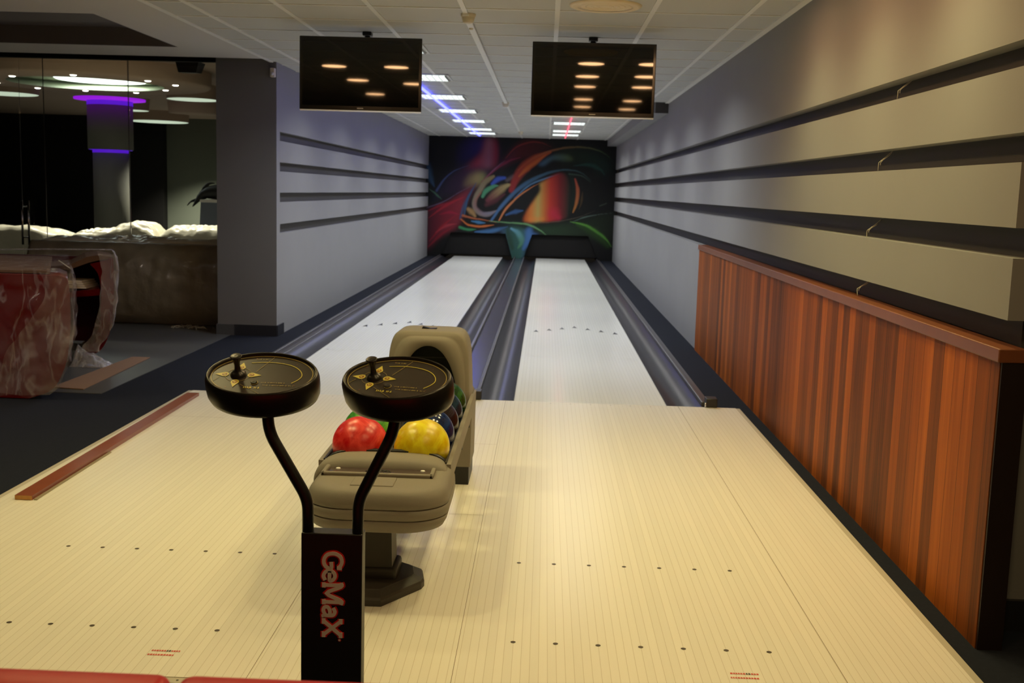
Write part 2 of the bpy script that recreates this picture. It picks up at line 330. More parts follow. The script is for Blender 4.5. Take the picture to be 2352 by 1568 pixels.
b = MB(); b.box(1.085, 1.135, -9.4, YB, CZ-.012, CZ+.001, M['tbar']); struct(b.build('trim_2'))
# right wall: grooved panels over a dark core
def grooved(bm, xf, xc, xo, ys, yend, grooves, sgn, zt=CZ+.1, z0=FZ, core=True):
    """panels with face at xf, groove bottom at xc, body to xo"""
    zs = [z0]+[z for g in grooves for z in g]+[zt]
    for i in range(0, len(zs), 2):
        bm.box(min(xf, xo), max(xf, xo), ys, yend, zs[i], zs[i+1], M['paint'])
    bm.box(min(xc, xo+sgn*.01), max(xc, xo+sgn*.01), ys+.05, yend-.01, z0, zt-.01, M['groove'])
GR = [(.98, 1.075), (1.272, 1.368), (1.573, 1.665), (1.872, 1.955)]
b = MB()
zs = [1.075, 1.272, 1.368, 1.573, 1.665, 1.872, 1.955, CZ+.1]
for i in range(0, 8, 2): b.box(XR, 1.62, -4.03, YB+.1, zs[i], zs[i+1], M['paint'])
b.box(1.205, 1.6, -3.97, YB+.1, .98, CZ, M['groove'])
b.box(1.205, 1.66, -3.85, YB+.1, FZ, .985, M['paint']); b.box(XR, 1.205, 2.98, YB+.1, FZ, .98, M['paint'])
struct(b.build('wall_right', weld=False))
b = MB(); b.box(1.19, 1.67, -3.87, -3.5, FZ, .09, M['skirt']); b.box(1.62, 1.67, -3.87, 3, FZ, .09, M['skirt']); struct(b.build('baseboard_right', weld=False))
# left wall body (pillar face towards the viewer is its end)
GL = [(.970, 1.058), (1.268, 1.36), (1.563, 1.651), (1.852, 1.94)]
b = MB()
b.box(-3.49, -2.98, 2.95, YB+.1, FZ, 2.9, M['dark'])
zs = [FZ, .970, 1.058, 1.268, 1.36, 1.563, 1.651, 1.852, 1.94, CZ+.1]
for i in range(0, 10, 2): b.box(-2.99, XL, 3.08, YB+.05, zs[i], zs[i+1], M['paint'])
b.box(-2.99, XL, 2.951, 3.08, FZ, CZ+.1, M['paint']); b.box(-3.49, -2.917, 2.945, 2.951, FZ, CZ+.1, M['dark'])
b.box(-2.985, -2.965, 3.08, YB, .9, 2.1, M['groove'])
struct(b.build('wall_left', weld=False))
b = MB(); b.box(-3.50, -3.325, 2.925, 2.945, FZ, .085, M['skirt2']); b.box(-3.323, -2.912, 2.925, 2.945, FZ, .085, M['skirt']); b.box(-2.917, -2.905, 2.94, 3.2, FZ, .085, M['skirt']); struct(b.build('baseboard_left', weld=False))
# bulkhead along the right wall at the ceiling
b = MB(); b.box(.93, XR, 6.4, YB, CZ-.13, CZ+.01, M['paint']); b.box(.97, 1.128, 6.385, 6.4, CZ-.13, CZ, M['groove']); struct(b.build('trim_3', weld=False))
# closing walls outside the frame
b = MB(); b.box(-14.2, 3.2, -9.7, -9.5, FZ, 3, M['paint']); struct(b.build('wall_back'))
b = MB(); b.box(3.0, 3.2, -9.5, 1.0, FZ, 3, M['paint']); b.box(1.62, 3.1, -3.4, -3.2, FZ, 3, M['paint']); b.box(1.85, 3.1, -9.5, 0, CZ, CZ+.2, M['tile']); struct(b.build('wall_side', weld=False))
b = MB(); b.box(-14.2, -14, -9.5, 20, FZ, 3.1, M['black']); struct(b.build('wall_far_left'))

# ---------------------------------------------------------------- mural on the mask wall
def paint_mural():
    """airbrushed swirls; canvas units: 2281 x 1568, drawn at 1/3"""
    q = 3; Wc, Hc = 2281//q, 1568//q
    img = np.zeros((Hc, Wc, 3)); img[:] = np.array(lin(14, 14, 13)[:3])
    YY, XX = np.mgrid[0:Hc, 0:Wc].astype(float)
    def C(c): return np.array(lin(*c)[:3])
    def brush(pts, w, col, a=1.0, soft=1.0, col2=None):
        P = catmull([(p[0]/q, p[1]/q) for p in pts], 14); n = len(P)
        # resample densely
        D = []
        for i in range(n-1):
            L = np.hypot(*(P[i+1]-P[i])); m = max(1, int(L/1.2))
            for k in range(m): D.append(P[i]+(P[i+1]-P[i])*k/m)
        m = len(D); msk = np.zeros((Hc, Wc)); tt = np.zeros((Hc, Wc))
        ws = np.interp(np.linspace(0, 1, m), np.linspace(0, 1, len(w)), w)/q/2
        for i, p in enumerate(D):
            r = ws[i]
            if r <= .05: continue
            R = r*(1+soft)+1; x0, x1, y0, y1 = int(max(0, p[0]-R)), int(min(Wc, p[0]+R+2)), int(max(0, p[1]-R)), int(min(Hc, p[1]+R+2))
            if x1 <= x0 or y1 <= y0: continue
            d = np.hypot(XX[y0:y1, x0:x1]-p[0], YY[y0:y1, x0:x1]-p[1])
            v = np.clip((r*(1+soft)-d)/(2*r*soft+.6), 0, 1); v = v*v*(3-2*v)
            sub = msk[y0:y1, x0:x1]; up = v > sub; sub[up] = v[up]; tt[y0:y1, x0:x1][up] = i/m
        c = C(col)[None, None, :] if col2 is None else C(col)*(1-tt[..., None])+C(col2)*tt[..., None]
        al = (msk*a)[..., None]; img[:] = img*(1-al)+c*al
    def poly(pts, stops, a=1.0, blur=4, d=(1, 0)):
        P = [(x/q, y/q) for x, y in catmull(pts+[pts[0]], 8)]; ins = np.zeros((Hc, Wc), bool); n = len(P)
        for i in range(n):
            x1, y1 = P[i]; x2, y2 = P[(i+1) % n]
            if y1 == y2: continue
            c = ((y1 > YY) != (y2 > YY)) & (XX < (x2-x1)*(YY-y1)/(y2-y1)+x1); ins ^= c
        mk = ins.astype(float)
        for _ in range(3):
            for ax in (0, 1):
                k = max(1, blur//q+1); cs = np.cumsum(np.concatenate([np.zeros_like(np.take(mk, [0]*(k+1), ax)), mk, np.zeros_like(np.take(mk, [0]*k, ax))], ax), ax)
                n0 = mk.shape[ax]; mk = (np.take(cs, range(2*k+1-1+1-1, 2*k+n0), ax)[:n0] if ax == 0 else np.take(cs, range(2*k, 2*k+n0), ax))-np.take(cs, range(0, n0), ax); mk = mk/(2*k)
        t = (XX*q*d[0]+YY*q*d[1]); xs = [s[0] for s in stops]; cc = np.array([C(s[1]) for s in stops])
        col = np.stack([np.interp(t, xs, cc[:, i]) for i in range(3)], -1)
        al = (np.clip(mk, 0, 1)*a)[..., None]; img[:] = img*(1-al)+col*al
    # violet / pink cloud upper left
    poly([(560, 100), (740, 130), (720, 230), (600, 340), (420, 430), (380, 300), (470, 160)], [(380, (16, 14, 22)), (720, (34, 22, 92))], .8, 40)
    poly([(730, 120), (830, 130), (900, 260), (880, 370), (830, 430), (700, 460), (560, 480), (480, 500), (560, 400), (680, 290)], [(480, (70, 32, 48)), (640, (128, 40, 54)), (770, (120, 70, 84)), (850, (110, 30, 45)), (900, (40, 18, 30))], .95, 26)
    poly([(200, 700), (330, 540), (500, 440), (700, 440), (760, 520), (640, 640), (430, 720), (260, 780), (120, 870)], [(150, (26, 28, 40)), (450, (44, 26, 48)), (760, (70, 36, 62))], .85, 34)
    poly([(540, 530), (640, 490), (720, 500), (735, 560), (680, 620), (560, 650), (470, 640)], [(460, (58, 36, 44)), (640, (128, 112, 72)), (735, (120, 122, 70))], .9, 24)
    brush([(205, 700), (290, 570), (400, 480), (560, 420)], [26, 18, 10, 4], (58, 70, 110), .8, .8)
    brush([(95, 420), (120, 520), (150, 600), (180, 660)], [60, 70, 50, 10], (38, 62, 84), .9, .9)
    brush([(120, 680), (190, 730), (270, 800)], [6, 22, 4], (60, 92, 72), .9, .6)
    # red feathers lower left
    poly([(90, 900), (300, 830), (480, 720), (640, 620), (560, 760), (500, 900), (470, 1020), (420, 1100), (250, 1200), (120, 1340), (90, 1300)], [(90, (56, 20, 30)), (300, (104, 28, 40)), (480, (116, 34, 44)), (640, (80, 34, 52))], .9, 22)
    for p0, p1, c in [((120, 1000), (520, 760), (150, 34, 44)), ((100, 930), (420, 830), (130, 28, 44)), ((240, 960), (470, 960), (140, 24, 50)), ((130, 1260), (430, 960), (134, 26, 36)), ((110, 1330), (420, 1080), (120, 26, 36)), ((200, 1160), (440, 1060), (150, 50, 60))]:
        mx_, my_ = (p0[0]+p1[0])/2, (p0[1]+p1[1])/2-24; brush([p0, (mx_, my_), p1], [6, 30, 4], c, .75, 1)
    brush([(95, 890), (280, 820), (450, 720), (600, 640)], [10, 12, 8, 3], (96, 84, 110), .7, .8)
    brush([(640, 610), (560, 760), (500, 900), (470, 1010)], [8, 26, 40, 20], (44, 66, 96), .8, .8)
    brush([(600, 690), (545, 810), (515, 960)], [8, 20, 16], (40, 80, 110), .8, .8)
    # dark-red arch top centre
    poly([(960, 330), (1080, 190), (1250, 130), (1400, 170), (1500, 230), (1300, 330), (1130, 340), (1000, 390), (880, 440)], [(880, (80, 30, 44)), (1100, (70, 20, 22)), (1500, (34, 20, 16))], .85, 26)
    brush([(960, 340), (1060, 230), (1200, 172), (1330, 170), (1450, 215)], [8, 16, 18, 14, 4], (112, 40, 34), .85, .8)
    brush([(700, 600), (850, 460), (1000, 370), (1130, 330)], [14, 24, 30, 6], (110, 34, 54), .85, .8)
    brush([(740, 560), (860, 440), (960, 360)], [4, 14, 4], (120, 80, 110), .6, 1)
    # inner knot
    brush([(830, 540), (740, 600), (690, 680), (640, 760), (620, 850), (660, 930), (760, 960), (880, 910)], [30, 60, 60, 44, 40, 46, 50, 12], (118, 104, 66), .95, .45, (104, 96, 104))
    brush([(690, 720), (640, 800), (640, 880), (720, 945), (830, 940)], [20, 36, 36, 40, 14], (126, 84, 66), .8, .7, (96, 100, 120))
    brush([(820, 620), (880, 570), (960, 555)], [36, 56, 30], (50, 74, 150), .95, .6)
    brush([(980, 580), (1050, 540)], [40, 46], (84, 74, 76), .8, .8)
    brush([(715, 760), (750, 700), (830, 650), (890, 640)], [36, 52, 44, 8], (66, 124, 92), .95, .5)
    brush([(780, 800), (870, 720), (960, 650), (1020, 630)], [60, 84, 76, 24], (92, 46, 52), .95, .6, (150, 136, 88))
    brush([(760, 850), (860, 800), (960, 730)], [40, 50, 20], (74, 34, 40), .8, .9)
    # big orange-red sweep
    brush([(1030, 690), (1080, 560), (1180, 430), (1320, 330), (1450, 270)], [60, 92, 110, 86, 30], (122, 34, 36), .95, .45, (150, 66, 30))
    brush([(1110, 540), (1200, 450), (1300, 380), (1400, 300)], [14, 46, 40, 10], (172, 86, 36), .8, .9)
    brush([(1100, 470), (1250, 350), (1450, 262), (1650, 222), (1850, 225), (2010, 270), (2120, 350)], [10, 20, 22, 22, 18, 14, 4], (150, 60, 34), .85, .6, (54, 96, 60))
    poly([(1500, 260), (1700, 240), (1900, 260), (2080, 360), (2100, 470), (2040, 520), (1900, 420), (1700, 380), (1560, 380)], [(1500, (34, 44, 28)), (1750, (24, 40, 26)), (2100, (26, 48, 40))], .7, 40)
    poly([(1310, 410), (1400, 340), (1500, 300), (1620, 300), (1690, 350), (1600, 360), (1480, 350), (1380, 410)], [(1300, (66, 98, 124)), (1480, (62, 84, 88)), (1690, (70, 84, 48))], .9, 14)
    # blue sweeps
    brush([(820, 1020), (900, 900), (1040, 740), (1200, 610), (1400, 510), (1600, 465), (1780, 490), (1900, 580)], [26, 38, 40, 44, 34, 22, 14, 6], (60, 92, 132), .9, .6, (44, 70, 62))
    brush([(1060, 780), (1220, 640), (1400, 560), (1560, 510)], [6, 18, 18, 4], (80, 116, 150), .8, .8)
    brush([(905, 1020), (980, 890), (1120, 750), (1250, 660), (1340, 610)], [16, 26, 20, 16, 6], (170, 104, 64), .9, .5)
    brush([(980, 960), (1060, 930), (1170, 910)], [20, 46, 10], (48, 78, 120), .85, .7)
    # orange vase
    poly([(1335, 610), (1420, 560), (1540, 500), (1620, 520), (1670, 640), (1670, 780), (1660, 960), (1560, 1010), (1380, 1030), (1180, 1030), (1200, 920), (1290, 780), (1345, 690)], [(1180, (150, 70, 30)), (1260, (176, 104, 48)), (1330, (156, 134, 72)), (1390, (164, 96, 44)), (1460, (158, 46, 34)), (1560, (104, 26, 30)), (1670, (30, 34, 26))], 1, 10)
    brush([(1500, 940), (1560, 990)], [110, 60], (168, 36, 60), .6, 1)
    brush([(1380, 1000), (1240, 1005)], [40, 50], (190, 110, 50), .5, 1)
    brush([(1660, 500), (1720, 620), (1715, 780), (1680, 930)], [30, 60, 50, 30], (16, 26, 20), .95, .6)
    brush([(1725, 560), (1760, 680), (1752, 820), (1715, 930)], [14, 40, 38, 14], (152, 64, 50), .95, .5, (146, 98, 44))
    brush([(1815, 700), (1805, 820), (1780, 900)], [6, 24, 6], (70, 54, 30), .8, .7)
    brush([(1660, 510), (1800, 530), (1900, 600)], [16, 14, 4], (50, 72, 60), .8, .8)
    brush([(1700, 420), (1880, 410), (2000, 460), (2050, 520)], [6, 26, 44, 10], (30, 62, 56), .85, .9)
    # ribbons beneath
    brush([(480, 1010), (560, 1070), (700, 1090), (850, 1070)], [14, 22, 24, 6], (172, 92, 44), .95, .5)
    brush([(500, 970), (620, 1000), (760, 1020), (880, 1045)], [26, 18, 12, 6], (150, 82, 50), .9, .5)
    brush([(560, 900), (600, 930), (640, 980)], [40, 60, 26], (140, 110, 70), .85, .7)
    brush([(600, 1030), (680, 1045), (760, 1050)], [14, 34, 8], (60, 110, 150), .85, .6)
    brush([(470, 1100), (560, 1125), (660, 1120)], [30, 26, 6], (50, 120, 76), .9, .7)
    brush([(640, 1150), (780, 1145), (900, 1120), (1000, 1090)], [16, 50, 40, 10], (56, 94, 136), .9, .7)
    poly([(880, 1050), (1100, 1050), (1300, 1080), (1600, 1050), (1850, 1010), (2160, 930), (2170, 1200), (2000, 1230), (1880, 1190), (1450, 1190), (1300, 1120), (1100, 1090)], [(880, (38, 62, 60)), (1300, (34, 58, 36)), (1700, (30, 46, 28)), (2160, (24, 30, 20))], .8, 24)
    brush([(790, 1030), (1000, 1045), (1200, 1060), (1330, 1110), (1440, 1185)], [8, 12, 16, 22, 6], (96, 140, 92), .85, .7)
    brush([(1690, 1030), (1860, 1070), (2000, 1150), (2100, 1230), (2160, 1310)], [6, 22, 30, 26, 6], (86, 142, 54), .9, .8)
    brush([(1760, 1060), (1960, 1150), (2120, 1290)], [20, 90, 60], (40, 74, 26), .45, 1)
    brush([(1200, 1045), (1500, 1035), (1760, 985), (1960, 910)], [4, 8, 8, 3], (90, 84, 70), .7, .8)
    brush([(1690, 1040), (1850, 980), (2000, 950), (2160, 930)], [4, 14, 6, 3], (90, 110, 100), .7, .8)
    brush([(2010, 855), (2085, 825)], [10, 10], (70, 84, 70), .7, .8)
    # centre tail between the two pits
    poly([(900, 1110), (1000, 1090), (1100, 1090), (1330, 1170), (1280, 1200), (1200, 1330), (1170, 1440), (1030, 1440), (1010, 1330), (960, 1200)], [(940, (40, 62, 84)), (1050, (40, 72, 66)), (1150, (46, 82, 76)), (1300, (60, 92, 140))], .95, 14)
    brush([(1040, 1110), (1120, 1160), (1160, 1250), (1120, 1330)], [24, 60, 60, 16], (84, 130, 150), .9, .6, (66, 110, 70))
    brush([(1000, 1130), (1020, 1230), (1060, 1330)], [30, 70, 40], (34, 56, 44), .85, .8)
    brush([(1240, 1130), (1230, 1230), (1180, 1340)], [70, 60, 30], (60, 96, 148), .8, .8)
    brush([(965, 1190), (985, 1230)], [26, 18], (70, 100, 150), .8, .7)
    return img, q
img, q = paint_mural()
SC = 508.6
def hole(x, z):
    for xa, xb, xc, xd in ((-2.40, -1.21, -2.62, -1.06), (-.632, .59, -.80, .82)):
        if z < .51:
            t = (.51-z)/.51
            if xa+(xc-xa)*t <= x <= xb+(xd-xb)*t: return True
    return False
nx, nz = 345, 218
bmw = bmesh.new()
xs = np.linspace(-2.97, 1.16, nx); zs_ = np.linspace(-.02, CZ+.03, nz)
# columns are snapped so the slanted pit edges stay clean: build quads and skip the pits
V = {}
me = bpy.data.meshes.new('mural'); verts = []; faces = []
for j, z in enumerate(zs_):
    for i, x in enumerate(xs): verts.append((x, YB, z))
for j in range(nz-1):
    for i in range(nx-1):
        if not hole((xs[i]+xs[i+1])/2, (zs_[j]+zs_[j+1])/2): faces.append((j*nx+i, j*nx+i+1, (j+1)*nx+i+1, (j+1)*nx+i))
me.from_pydata(verts, [], faces); ca = me.color_attributes.new('paint', 'FLOAT_COLOR', 'POINT')
vv = np.array(verts); cx = (vv[:, 0]+2.97)*SC+85; cyv = 95+(CZ+.01-vv[:, 2])*SC+(cx-93)*.022
ii = np.clip((cyv/q).astype(int), 0, img.shape[0]-1); jj = np.clip((cx/q).astype(int), 0, img.shape[1]-1)
c4 = np.ones((len(verts), 4), 'f'); c4[:, :3] = img[ii, jj]*1.3; ca.data.foreach_set('color', c4.ravel())
mm = mat('mural_paint', (.1, .1, .1, 1), .55, spec=.25); at = mm.node_tree.nodes.new('ShaderNodeAttribute'); at.attribute_name = 'paint'
mm.node_tree.links.new(at.outputs['Color'], mm.node_tree.nodes['Principled BSDF'].inputs['Base Color'])
me.materials.append(mm)
mask = bpy.data.objects.new('wall_mural', me); COL.objects.link(mask); struct(mask)
b = MB(); b.box(-3.0, 1.2, 17.4, 17.6, FZ, 2.9, M['black']); b.box(-3.1, 1.3, YB+.03, 17.4, CZ+.0, CZ+.1, M['black']); struct(b.build('wall_pit', weld=False))
for nm, (xa, xb, xc, xd), lab in (('a', (-2.40, -1.21, -2.62, -1.06), 'black pit curtain closing the left bowling lane under the mural'), ('b', (-.632, .59, -.80, .82), 'black pit curtain closing the right bowling lane under the mural')):
    b = MB(); b.prism([(xc-.05, .035), (xd+.05, .035), (xb+.03, .53), (xa-.03, .53)], YB+.10, YB+.13, 'y', M['black'])
    c = b.build('pit_curtain'); tag(c, lab, 'curtain')

# ---------------------------------------------------------------- approach and lanes
BP = 1.0668/39
app = thing('bowling_approach', 'wide cream laminate bowling approach with rows of brown dots', 'floor', (0, -2.3, 0))
b = MB(); x0, x1, y0, y1 = -2.77, 1.0, -4.52, -.06
b.box(x0, x1, y0, y1, FZ, 0, M['approach'])
for x in (-1.185, -.585, .605): b.rect(x-.0008, x+.0008, y0, y1, .0006, M['joint'])
for xa, xb, y in ((-.74, -.585, -2.79), (-2.77, -2.3, -.93), (-1.185, -.585, -1.4)): b.rect(xa, xb, y-.001, y+.001, .0006, M['joint'])
sp = 5*BP
for c in (0, -1.782):
    for i in range(-3, 4):
        for y in (-3.41, -4.174): b.disc((c+i*sp, y, .0008), .0085, M['mark'], 14, .0085)
        b.disc((c+i*sp, -.11, .0008), .006, M['faint'], 10)
for xo in (-1.524, .258):
    for k, (yy, ln) in enumerate(((-4.345, .086), (-4.375, .076))):
        x = xo-(.0 if k == 0 else .003); i = 0
        while x < xo+ln:
            w = .0045+.003*rnd.random(); b.rect(x, x+w, yy-.005, yy+.005, .0009, M['redmark']) if not (k == 0 and .045 < x-xo < .06) else b.rect(x, x+w, yy-.006, yy+.006, .0009, M['mark'])
            x += w+.0022; i += 1
surface = part(b, 'approach_surface', app)
b = MB(); b.box(x1, x1+.028, y0-.03, y1, FZ, -.002, M['edge']); part(b, 'edge_trim', app)
b = MB(); b.box(x0-.03, x0, y0-.03, y1, FZ, -.002, M['edge']); part(b, 'edge_trim', app)
b = MB(); b.box(x0, x1, y0-.035, y0, FZ, -.002, M['edge'])
for x in (-2.9+.12*0, -1.88, -1.38, -.9, -.3, .2, .7): b.disc((max(x, x0+.1), y0-.018, -.0012), .004, M['mark'], 8)
part(b, 'edge_trim', app)
LANES = [(0, 'right'), (-1.782, 'left')]
for c, nm in LANES:
    lt = thing('bowling_lane', 'long pale bowling lane on the %s of the two, running to the mural' % nm, 'bowling lane', (c, 8.2, 0))
    b = MB(); b.box(c-.5334, c+.5334, -.06, YB-.02 if True else 0, FZ, -.001, M['lane'])
    for i in range(-3, 4):   # arrows
        y = 4.287-abs(i)*.14; x = c+i*sp
        b.faces([(x-.027, y-.11, .0008), (x, y-.08, .0008), (x+.027, y-.11, .0008), (x, y+.07, .0008)], [(0, 1, 2, 3)], M['greymark'])
    for i in (-17, -15, -12, -9, -6, 6, 9, 12, 15, 17): b.disc((c+i*BP, 2.08, .0008), .008, M['faint'], 10, .014)
    part(b, 'lane_surface', lt)
    b = MB(); b.box(c-.5334, c-.527, -.055, YB-.03, -.0005, .0012, M['gutter']); part(b, 'edge_strip', lt)
    b = MB(); b.box(c+.527, c+.5334, -.055, YB-.03, -.0005, .0012, M['gutter']); part(b, 'edge_strip', lt)
b = MB(); b.box(-3, 1.2, -.055, YB+.1, FZ-.12, FZ-.1, M['black']); struct(b.build('floor'))
def gutter(xa, xb, label):
    n = 14; t = thing('gutter', label, 'gutter', ((xa+xb)/2, 8, 0)); b = MB(); pr = []
    for i in range(n+1):
        u = i/n; x = xa+(xb-xa)*u; pr.append((x, -.004-.06*math.sin(PI*u)**.8))
    ra = [(x, -.05, z) for x, z in pr]; rb = [(x, YB-.02, z) for x, z in pr]
    b.loft([ra, rb], M['gutter'], (False, False), True, closed=False); part(b, 'trough', t)
    return t
# carpet slab is cut away under the gutters by keeping it below: lower the slab there
gutter(.536, .775, 'dark grey gutter along the right wall side of the right lane')
gutter(-.775, -.536, 'dark grey gutter on the left side of the right lane')
gutter(-1.246, -1.007, 'dark grey gutter on the right side of the left lane')
gutter(-2.56, -2.318, 'dark grey gutter reflecting blue light beside the left wall')
def divider(xa, xb, label, both, capx):
    t = thing('lane_divider', label, 'lane divider', ((xa+xb)/2, 8, 0))
    b = MB(); b.box(xa, xb, .02, YB-.02, FZ-.06, -.004 if not both else -.012, M['channel'] if both else M['cap'], .004, 1); part(b, 'channel' if both else 'deck', t)
    for x in (xa+.012, xb-.012) if both else (xa+.012,):
        b = MB(); b.box(x-.014, x+.014, .02, YB-.02, -.02, .022, M['cap'], .006, 2); part(b, 'cap_rail', t)
    for cx in capx:
        b = MB(); b.box(cx-.038, cx+.038, -.075, .03, .001, .062, M['block'], .006, 2); part(b, 'end_block', t)
    return t
divider(-1.003, -.779, 'dark double rail divider and ball channel between the two lanes', True, (-.792, -.985))
dv = divider(.779, .855, 'dark rail divider between right gutter and wall carpet', False, (.835,))
b = MB(); b.lathe([(.006, 0), (.006, .03)], (.792, -.07, .004), M['chrome'], 10); part(b, 'chrome_pin', dv)
divider(-2.64, -2.564, 'dark rail divider between left gutter and wall carpet', False, (-2.60,))

# ---------------------------------------------------------------- wood wainscot
t = thing('wood_panelling', 'orange brown striped plank panelling with rail along the right wall', 'wall panelling', (1.16, -.5, 0))
b = MB(); b.box(1.118, 1.19, -4.03, 2.95, FZ, .965, M['wood']); part(b, 'planks', t)
b = MB(); b.box(1.106, 1.20, -4.045, 2.96, .94, .985, M['rail'], .004, 2); part(b, 'cap_rail', t)
b = MB(); b.box(1.121, 1.203, -4.041, -4.03, FZ, .94, M['woodend']); part(b, 'end_board', t)
for k, (x, y, z0, z1) in enumerate([(1.135, -2.72, 1.875, 1.972), (1.135, -2.52, 1.578, 1.678), (1.135, -2.42, 1.275, 1.37), (1.135, -2.33, 1.0, 1.09)]):
    b = MB(); P = []
    for i in range(9):
        u = i/8; P.append((1.20-.07*min(1, u*1.6), y+.005*math.sin(7*u+k)-.01*u, z1-.008-(z1-z0)*u*.95))
    b.tube(P, .0014, M['clear'], 6); P = [(p[0]+.004, p[1]-.008+.01*math.sin(i*2), p[2]) for i, p in enumerate(P)][1:7]; b.tube(P, .0011, M['clear'], 6)
    tag(b.build('loose_wire'), ['thin white wire hanging out of the topmost wall groove', 'thin white wire hanging out of the second groove from the top', 'thin white wire hanging out of the third groove from the top', 'thin wire hanging in the lowest groove above the wooden rail'][k], 'wire')

# ---------------------------------------------------------------- batten and strip on the approach
t = thing('wooden_batten', 'reddish brown wooden batten lying along the left edge of the approach', 'batten', (-2.68, -1.55, 0))
vs = [(-2.697, -2.812), (-2.617, -2.812), (-2.665, -.26), (-2.745, -.26)]
b = MB(); b.prism(vs, .001, .021, 'z', M['batten']); part(b, 'strip', t)
b = MB(); b.box(-2.695, -2.619, -2.8145, -2.8115, .002, .020, M['endgrain']); part(b, 'end_grain', t)
b = MB(); b.prism([(-2.611, -2.81), (-2.598, -2.81), (-2.618, -1.9), (-2.630, -1.9)], .001, .006, 'z', M['grey']); tag(b.build('metal_strip'), 'thin grey metal strip lying beside the wooden batten', 'metal strip')

# ---------------------------------------------------------------- ceiling fittings
for i, (x, y) in enumerate(FLUO):
    if i == 0:
        fl = thing('lane_ceiling_light', '', 'ceiling light', (x, y, CZ), 'square louvred ceiling lights over the lanes')
        b = MB(); w = .295
        for (a0, a1, b0, b1) in ((-w, w, -w, -w+.02), (-w, w, w-.02, w), (-w, -w+.02, -w, w), (w-.02, w, -w, w)): b.box(x+a0, x+a1, y+b0, y+b1, CZ-.012, CZ-.001, M['fixture'])
        part(b, 'frame', fl)
        for yy in (-.2, -.07, .07, .2):
            b = MB(); b.tube([(x-.25, y+yy, CZ-.014), (x+.25, y+yy, CZ-.014)], .011, M['tube'], 8); part(b, 'tube', fl)
        b = MB()
        for k in range(9): b.box(x-.26+.065*k-.001, x-.26+.065*k+.001, y-.27, y+.27, CZ-.028, CZ-.004, M['louver'])
        part(b, 'louver', fl); o = fl
    else:
        o = copy_tree(fl); o.location = (x, y, CZ)
    side = 'left' if x < -1 else 'right'; row = i % 7
    o['label'] = 'square louvred ceiling light, %s in the %s row counted from the mural' % (['added hidden seventh', 'sixth', 'fifth', 'fourth', 'third', 'second', 'first'][row], side)
dl = thing('downlight', '', 'ceiling light', (DOWN[0][0], DOWN[0][1], CZ), 'round warm downlights over the approach')
b = MB(); b.lathe([(.115, -.006), (.13, -.008), (.138, -.001)], (DOWN[0][0], DOWN[0][1], CZ), M['fixture'], 28, (False, False)); part(b, 'ring', dl)
b = MB(); b.lathe([(.0001, -.0065), (.115, -.0065)], (DOWN[0][0], DOWN[0][1], CZ), M['dlamp'], 28, (False, False)); part(b, 'glowing_disc', dl)
DW = ['its upper left reflection', 'its upper right reflection', 'its middle left reflection', 'its lowest reflection', 'its reflection at the right edge']+['%s of its %s column' % (n_, c_) for c_ in ('middle', 'right') for n_ in ('topmost', 'second', 'third', 'fourth', 'lowest')]
for i, (x, y) in enumerate(DOWN):
    o = dl if i == 0 else copy_tree(dl); o.location = (x, y, CZ); o['label'] = 'round warm downlight mirrored in the %s black screen, %s' % ('left' if i < 5 else 'right', DW[i])
t = thing('blue_led_strip', 'long blue glowing strip light on the ceiling above the left lane', 'strip light', (-1.80, 8, CZ))
b = MB(); b.prism([(-1.815, 1.3), (-1.785, 1.3), (-1.762, 15.8), (-1.792, 15.8)], CZ-.022, CZ-.007, 'z', M['led_blue']); part(b, 'glowing_tube', t)
t = thing('red_led_strip', 'thin red glowing strip light on the ceiling above the right lane', 'strip light', (-.01, 8, CZ))
b = MB(); b.prism([(-.028, 1.3), (-.010, 1.3), (.014, 15.6), (-.006, 15.6)], CZ-.032, CZ-.022, 'z', M['led_red']); part(b, 'glowing_tube', t)
# cable trunk and detectors
b = MB(); b.box(-.93, -.888, -.22, 6.95, CZ-.02, CZ-.006, M['tbar']); tag(b.build('ceiling_trunking'), 'white cable trunking running along the ceiling between two smoke detectors', 'cable trunk')
dt = thing('smoke_detector', 'cream smoke detector on the ceiling nearest the camera, between the two screens', 'smoke detector', (-.895, -.16, CZ), 'ceiling smoke detectors')
b = MB(); b.lathe([(.048, -.02), (.05, -.001)], (-.895, -.16, CZ), M['det'], 24, (True, False)); part(b, 'base', dt)
b = MB(); b.lathe([(.018, -.062), (.034, -.055), (.040, -.036), (.044, -.020)], (-.895, -.16, CZ), M['det'], 24, (True, False)); part(b, 'sensor_head', dt)
for loc, lab in (((-.915, 7.0, CZ), 'small white smoke detector at the far end of the cable trunking'), ((-.875, 13.9, CZ), 'small white smoke detector on the ceiling close to the mural')):
    o = copy_tree(dt); o.location = loc; o['label'] = lab
b = MB(); b.lathe([(.012, -.03), (.016, -.02), (.016, -.001)], (-.91, .62-.28, CZ), M['det'], 16, (True, False)); tag(b.build('cable_clip'), 'small cream cap on the cable trunk just behind the near smoke detector', 'cable cap')
t = thing('round_air_vent', 'round cream air vent in the ceiling tiles above the right screen', 'air vent', (-.025, -.62, CZ))
b = MB(); b.lathe([(.17, -.012), (.20, -.016), (.218, -.009), (.222, -.001)], (-.025, -.62, CZ), M['vent'], 40, (False, False)); part(b, 'ring', t)
for k, r in enumerate((.15, .115, .08, .045)):
    b = MB(); b.lathe([(r-.008, -.009), (r-.004, -.013), (r+.006, -.012), (r+.009, -.009)], (-.025, -.62, CZ), M['vent'], 36, (False, False)); part(b, 'cone', t)
b = MB(); b.lathe([(.172, -.009), (.0001, -.009)], (-.025, -.62, CZ), M['vent'], 24, (False, False)); part(b, 'centre_plate', t)
